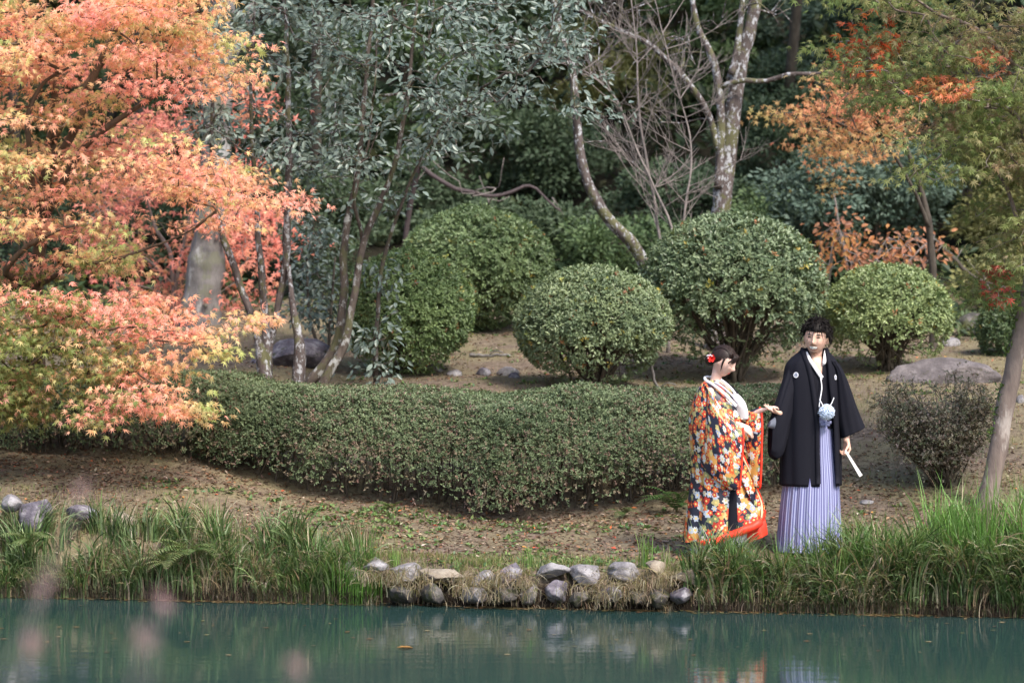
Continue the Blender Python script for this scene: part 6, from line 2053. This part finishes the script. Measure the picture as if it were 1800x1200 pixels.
# padded red hem along the front and the sides
sel = np.where((th > -.1) & (th < 2.5))[0]
p = rim[sel][::3]
rr = np.interp(th[sel][::3], [0, 1.2, 2.0, 2.5], [.030, .032, .026, .010]) * (1 + .07 * np.sin(th[sel][::3] * 60))
V, F = tube(p, rr, 12); mesh_obj('red_hem', V, F, M_RED, wom)
sel = np.where(th >= 2.45)[0]
V, F = tube(rim[sel][::3], .008, 8); mesh_obj('dark_hem', V, F, M_BLACK, wom)
# red lining turned out at the right corner
LN = loft([LR((1306, 926), (1341, 908), .035, -.06), LR((1310, 938), (1344, 922), .04, -.07), LR((1313, 952), (1346, 938), .045, -.07)], 16, 60, fold=lambda th, v: .12 * np.sin(5 * th + v * 2))
cloth('red_lining', LN, M_RED, wom)
# pale under-robe and its train
gb = HOR + (CAMH - zf - .01) * MPX
def ufold(th, v): return .07 * np.sin(8 * th + v) * v + .03 * np.sin(15 * th)
UN = loft([LR((1226, 925), (1318, 915), .17, 0, -.04), LR((1228, 950), (1316, 945), .18, 0, -.03), LR((1226, gb - 4), (1310, gb), .20)], 30, 110, fold=ufold)
cloth('under_robe', UN, M_LAV, wom)
TR = loft([TB((1222, 962), (1226, 974), .10, .02), TB((1240, 958), (1240, 976), .16, -.06), TB((1268, 955), (1268, 978), .14, -.12), TB((1296, 958), (1296, 978), .06, -.12)], 24, 40, fold=lambda th, v: .10 * np.sin(4 * th + 7 * v))
cloth('train', TR, M_LAV, wom)
# white collar, inner lapels, chest panel
for pix, w, mt, nm in (([(1241, 669, -.05), (1250, 674, -.10), (1262, 683, -.145), (1276, 696, -.172), (1290, 712, -.185)], .011, M_WHITE, 'white_collar'),
                       ([(1266, 667, -.07), (1275, 674, -.105), (1286, 686, -.14), (1296, 702, -.155)], .008, M_WHITE, 'white_collar'),
                       ([(1255, 671, -.085), (1268, 679, -.13), (1281, 691, -.155), (1293, 706, -.165)], .007, M_LAV, 'inner_collar'),
                       ([(1272, 670, -.08), (1284, 680, -.115), (1296, 695, -.14), (1306, 716, -.13)], .010, M_BLACK, 'dark_lapel')):
    A = smooth_path(np.array([Q(a, b_, c_) for a, b_, c_ in pix]), 16)
    nn = np.stack([(A[:, 0] - Q(1262, 700)[0]) * 3 - .1, -np.ones(16), np.full(16, .25)], 1)
    V, F = band(A, nn, w, .007)
    mesh_obj(nm, V, F, mt, wom)
V, F = tube(smooth_path(np.array([Q(1240, 668, -.02), Q(1240, 664, .05), Q(1248, 663, .09), Q(1262, 666, .07), Q(1270, 672, .0)]), 16), .011, 8); mesh_obj('white_collar', V, F, M_WHITE, wom)
CP = loft([LR((1283, 691), (1293, 690), .02, -.15), LR((1285, 698), (1301, 698), .03, -.14), LR((1288, 710), (1308, 708), .034, -.13), LR((1293, 724), (1313, 722), .034, -.11), LR((1298, 736), (1313, 735), .026, -.10)], 22, 40, e=.8, fold=lambda th, v: .05 * np.sin(3 * th + 6 * v))
cloth('white_chest_panel', CP, M_WHITE, wom)
for pix, rad, mt in (([(1302, 734), (1308, 745), (1309, 770), (1306, 795)], .016, M_BROC),):
    V, F = band_on(br, pix, rad, .01, .012); mesh_obj('front_lapel', V, F, M_BROC, wom, uv=np.stack([V[:, 0], V[:, 2]], 1))
# dark inner kimono seen in the opening
V, F = band_on(br, [(1290, 802), (1290, 835), (1289, 870), (1288, 905), (1287, 932)], np.linspace(.006, .045, 18), .004, .006)
mesh_obj('dark_inner_kimono', V, F, M_BLACK, wom)
V, F = band_on(br, [(1296, 795), (1302, 820), (1311, 846), (1322, 874), (1338, 905)], np.linspace(.03, .06, 18), .008, .012)
mesh_obj('front_panel', V, F, M_BROC, wom, uv=np.stack([V[:, 0] * 1.2, V[:, 2]], 1))
V, F = band_on(br, [(1297, 794), (1307, 820), (1319, 850), (1330, 877), (1342, 904)], .007, .010, .024)
mesh_obj('gold_edging', V, F, M_CORD, wom)
V, F = band_on(br, [(1300, 794), (1310, 820), (1322, 850), (1332, 875), (1344, 903)], .006, .010, .020)
mesh_obj('red_edging', V, F, M_RED, wom)
# sleeves
wf = lambda th, v: .05 * np.sin(4 * th + 4 * v) + .035 * np.sin(9 * th - 3 * v)
S1 = loft([TB((1236, 676), (1226, 775), .055, -.06), TB((1238, 684), (1228, 800), .075, -.12), TB((1254, 704), (1240, 822), .065, -.19), TB((1274, 727), (1262, 842), .052, -.23), TB((1290, 740), (1281, 855), .042, -.245), TB((1299, 744), (1292, 856), .036, -.25)], 60, 72, e=.8, fold=wf, inset=.03)
o = cloth('sleeve', (S1[0], S1[1], S1[2][:, ::-1] * 1.02 + 5), M_BROC, wom)
V, F = tube(S1[0][59 * 73:60 * 73][::2], .0075, 6); mesh_obj('red_cuff', V, F, M_RED, wom)
S2 = loft([TB((1296, 718), (1300, 800), .05, -.02), TB((1308, 724), (1308, 835), .055, -.06), TB((1322, 722), (1319, 852), .045, -.10), TB((1334, 716), (1331, 857), .034, -.12)], 50, 60, e=.8, fold=wf, inset=.03)
cloth('sleeve', (S2[0], S2[1], S2[2][:, ::-1] * 1.02 + 9), M_BROC, wom)
V, F = tube(S2[0][49 * 61:50 * 61][::2], .0085, 6); mesh_obj('red_cuff', V, F, M_RED, wom)
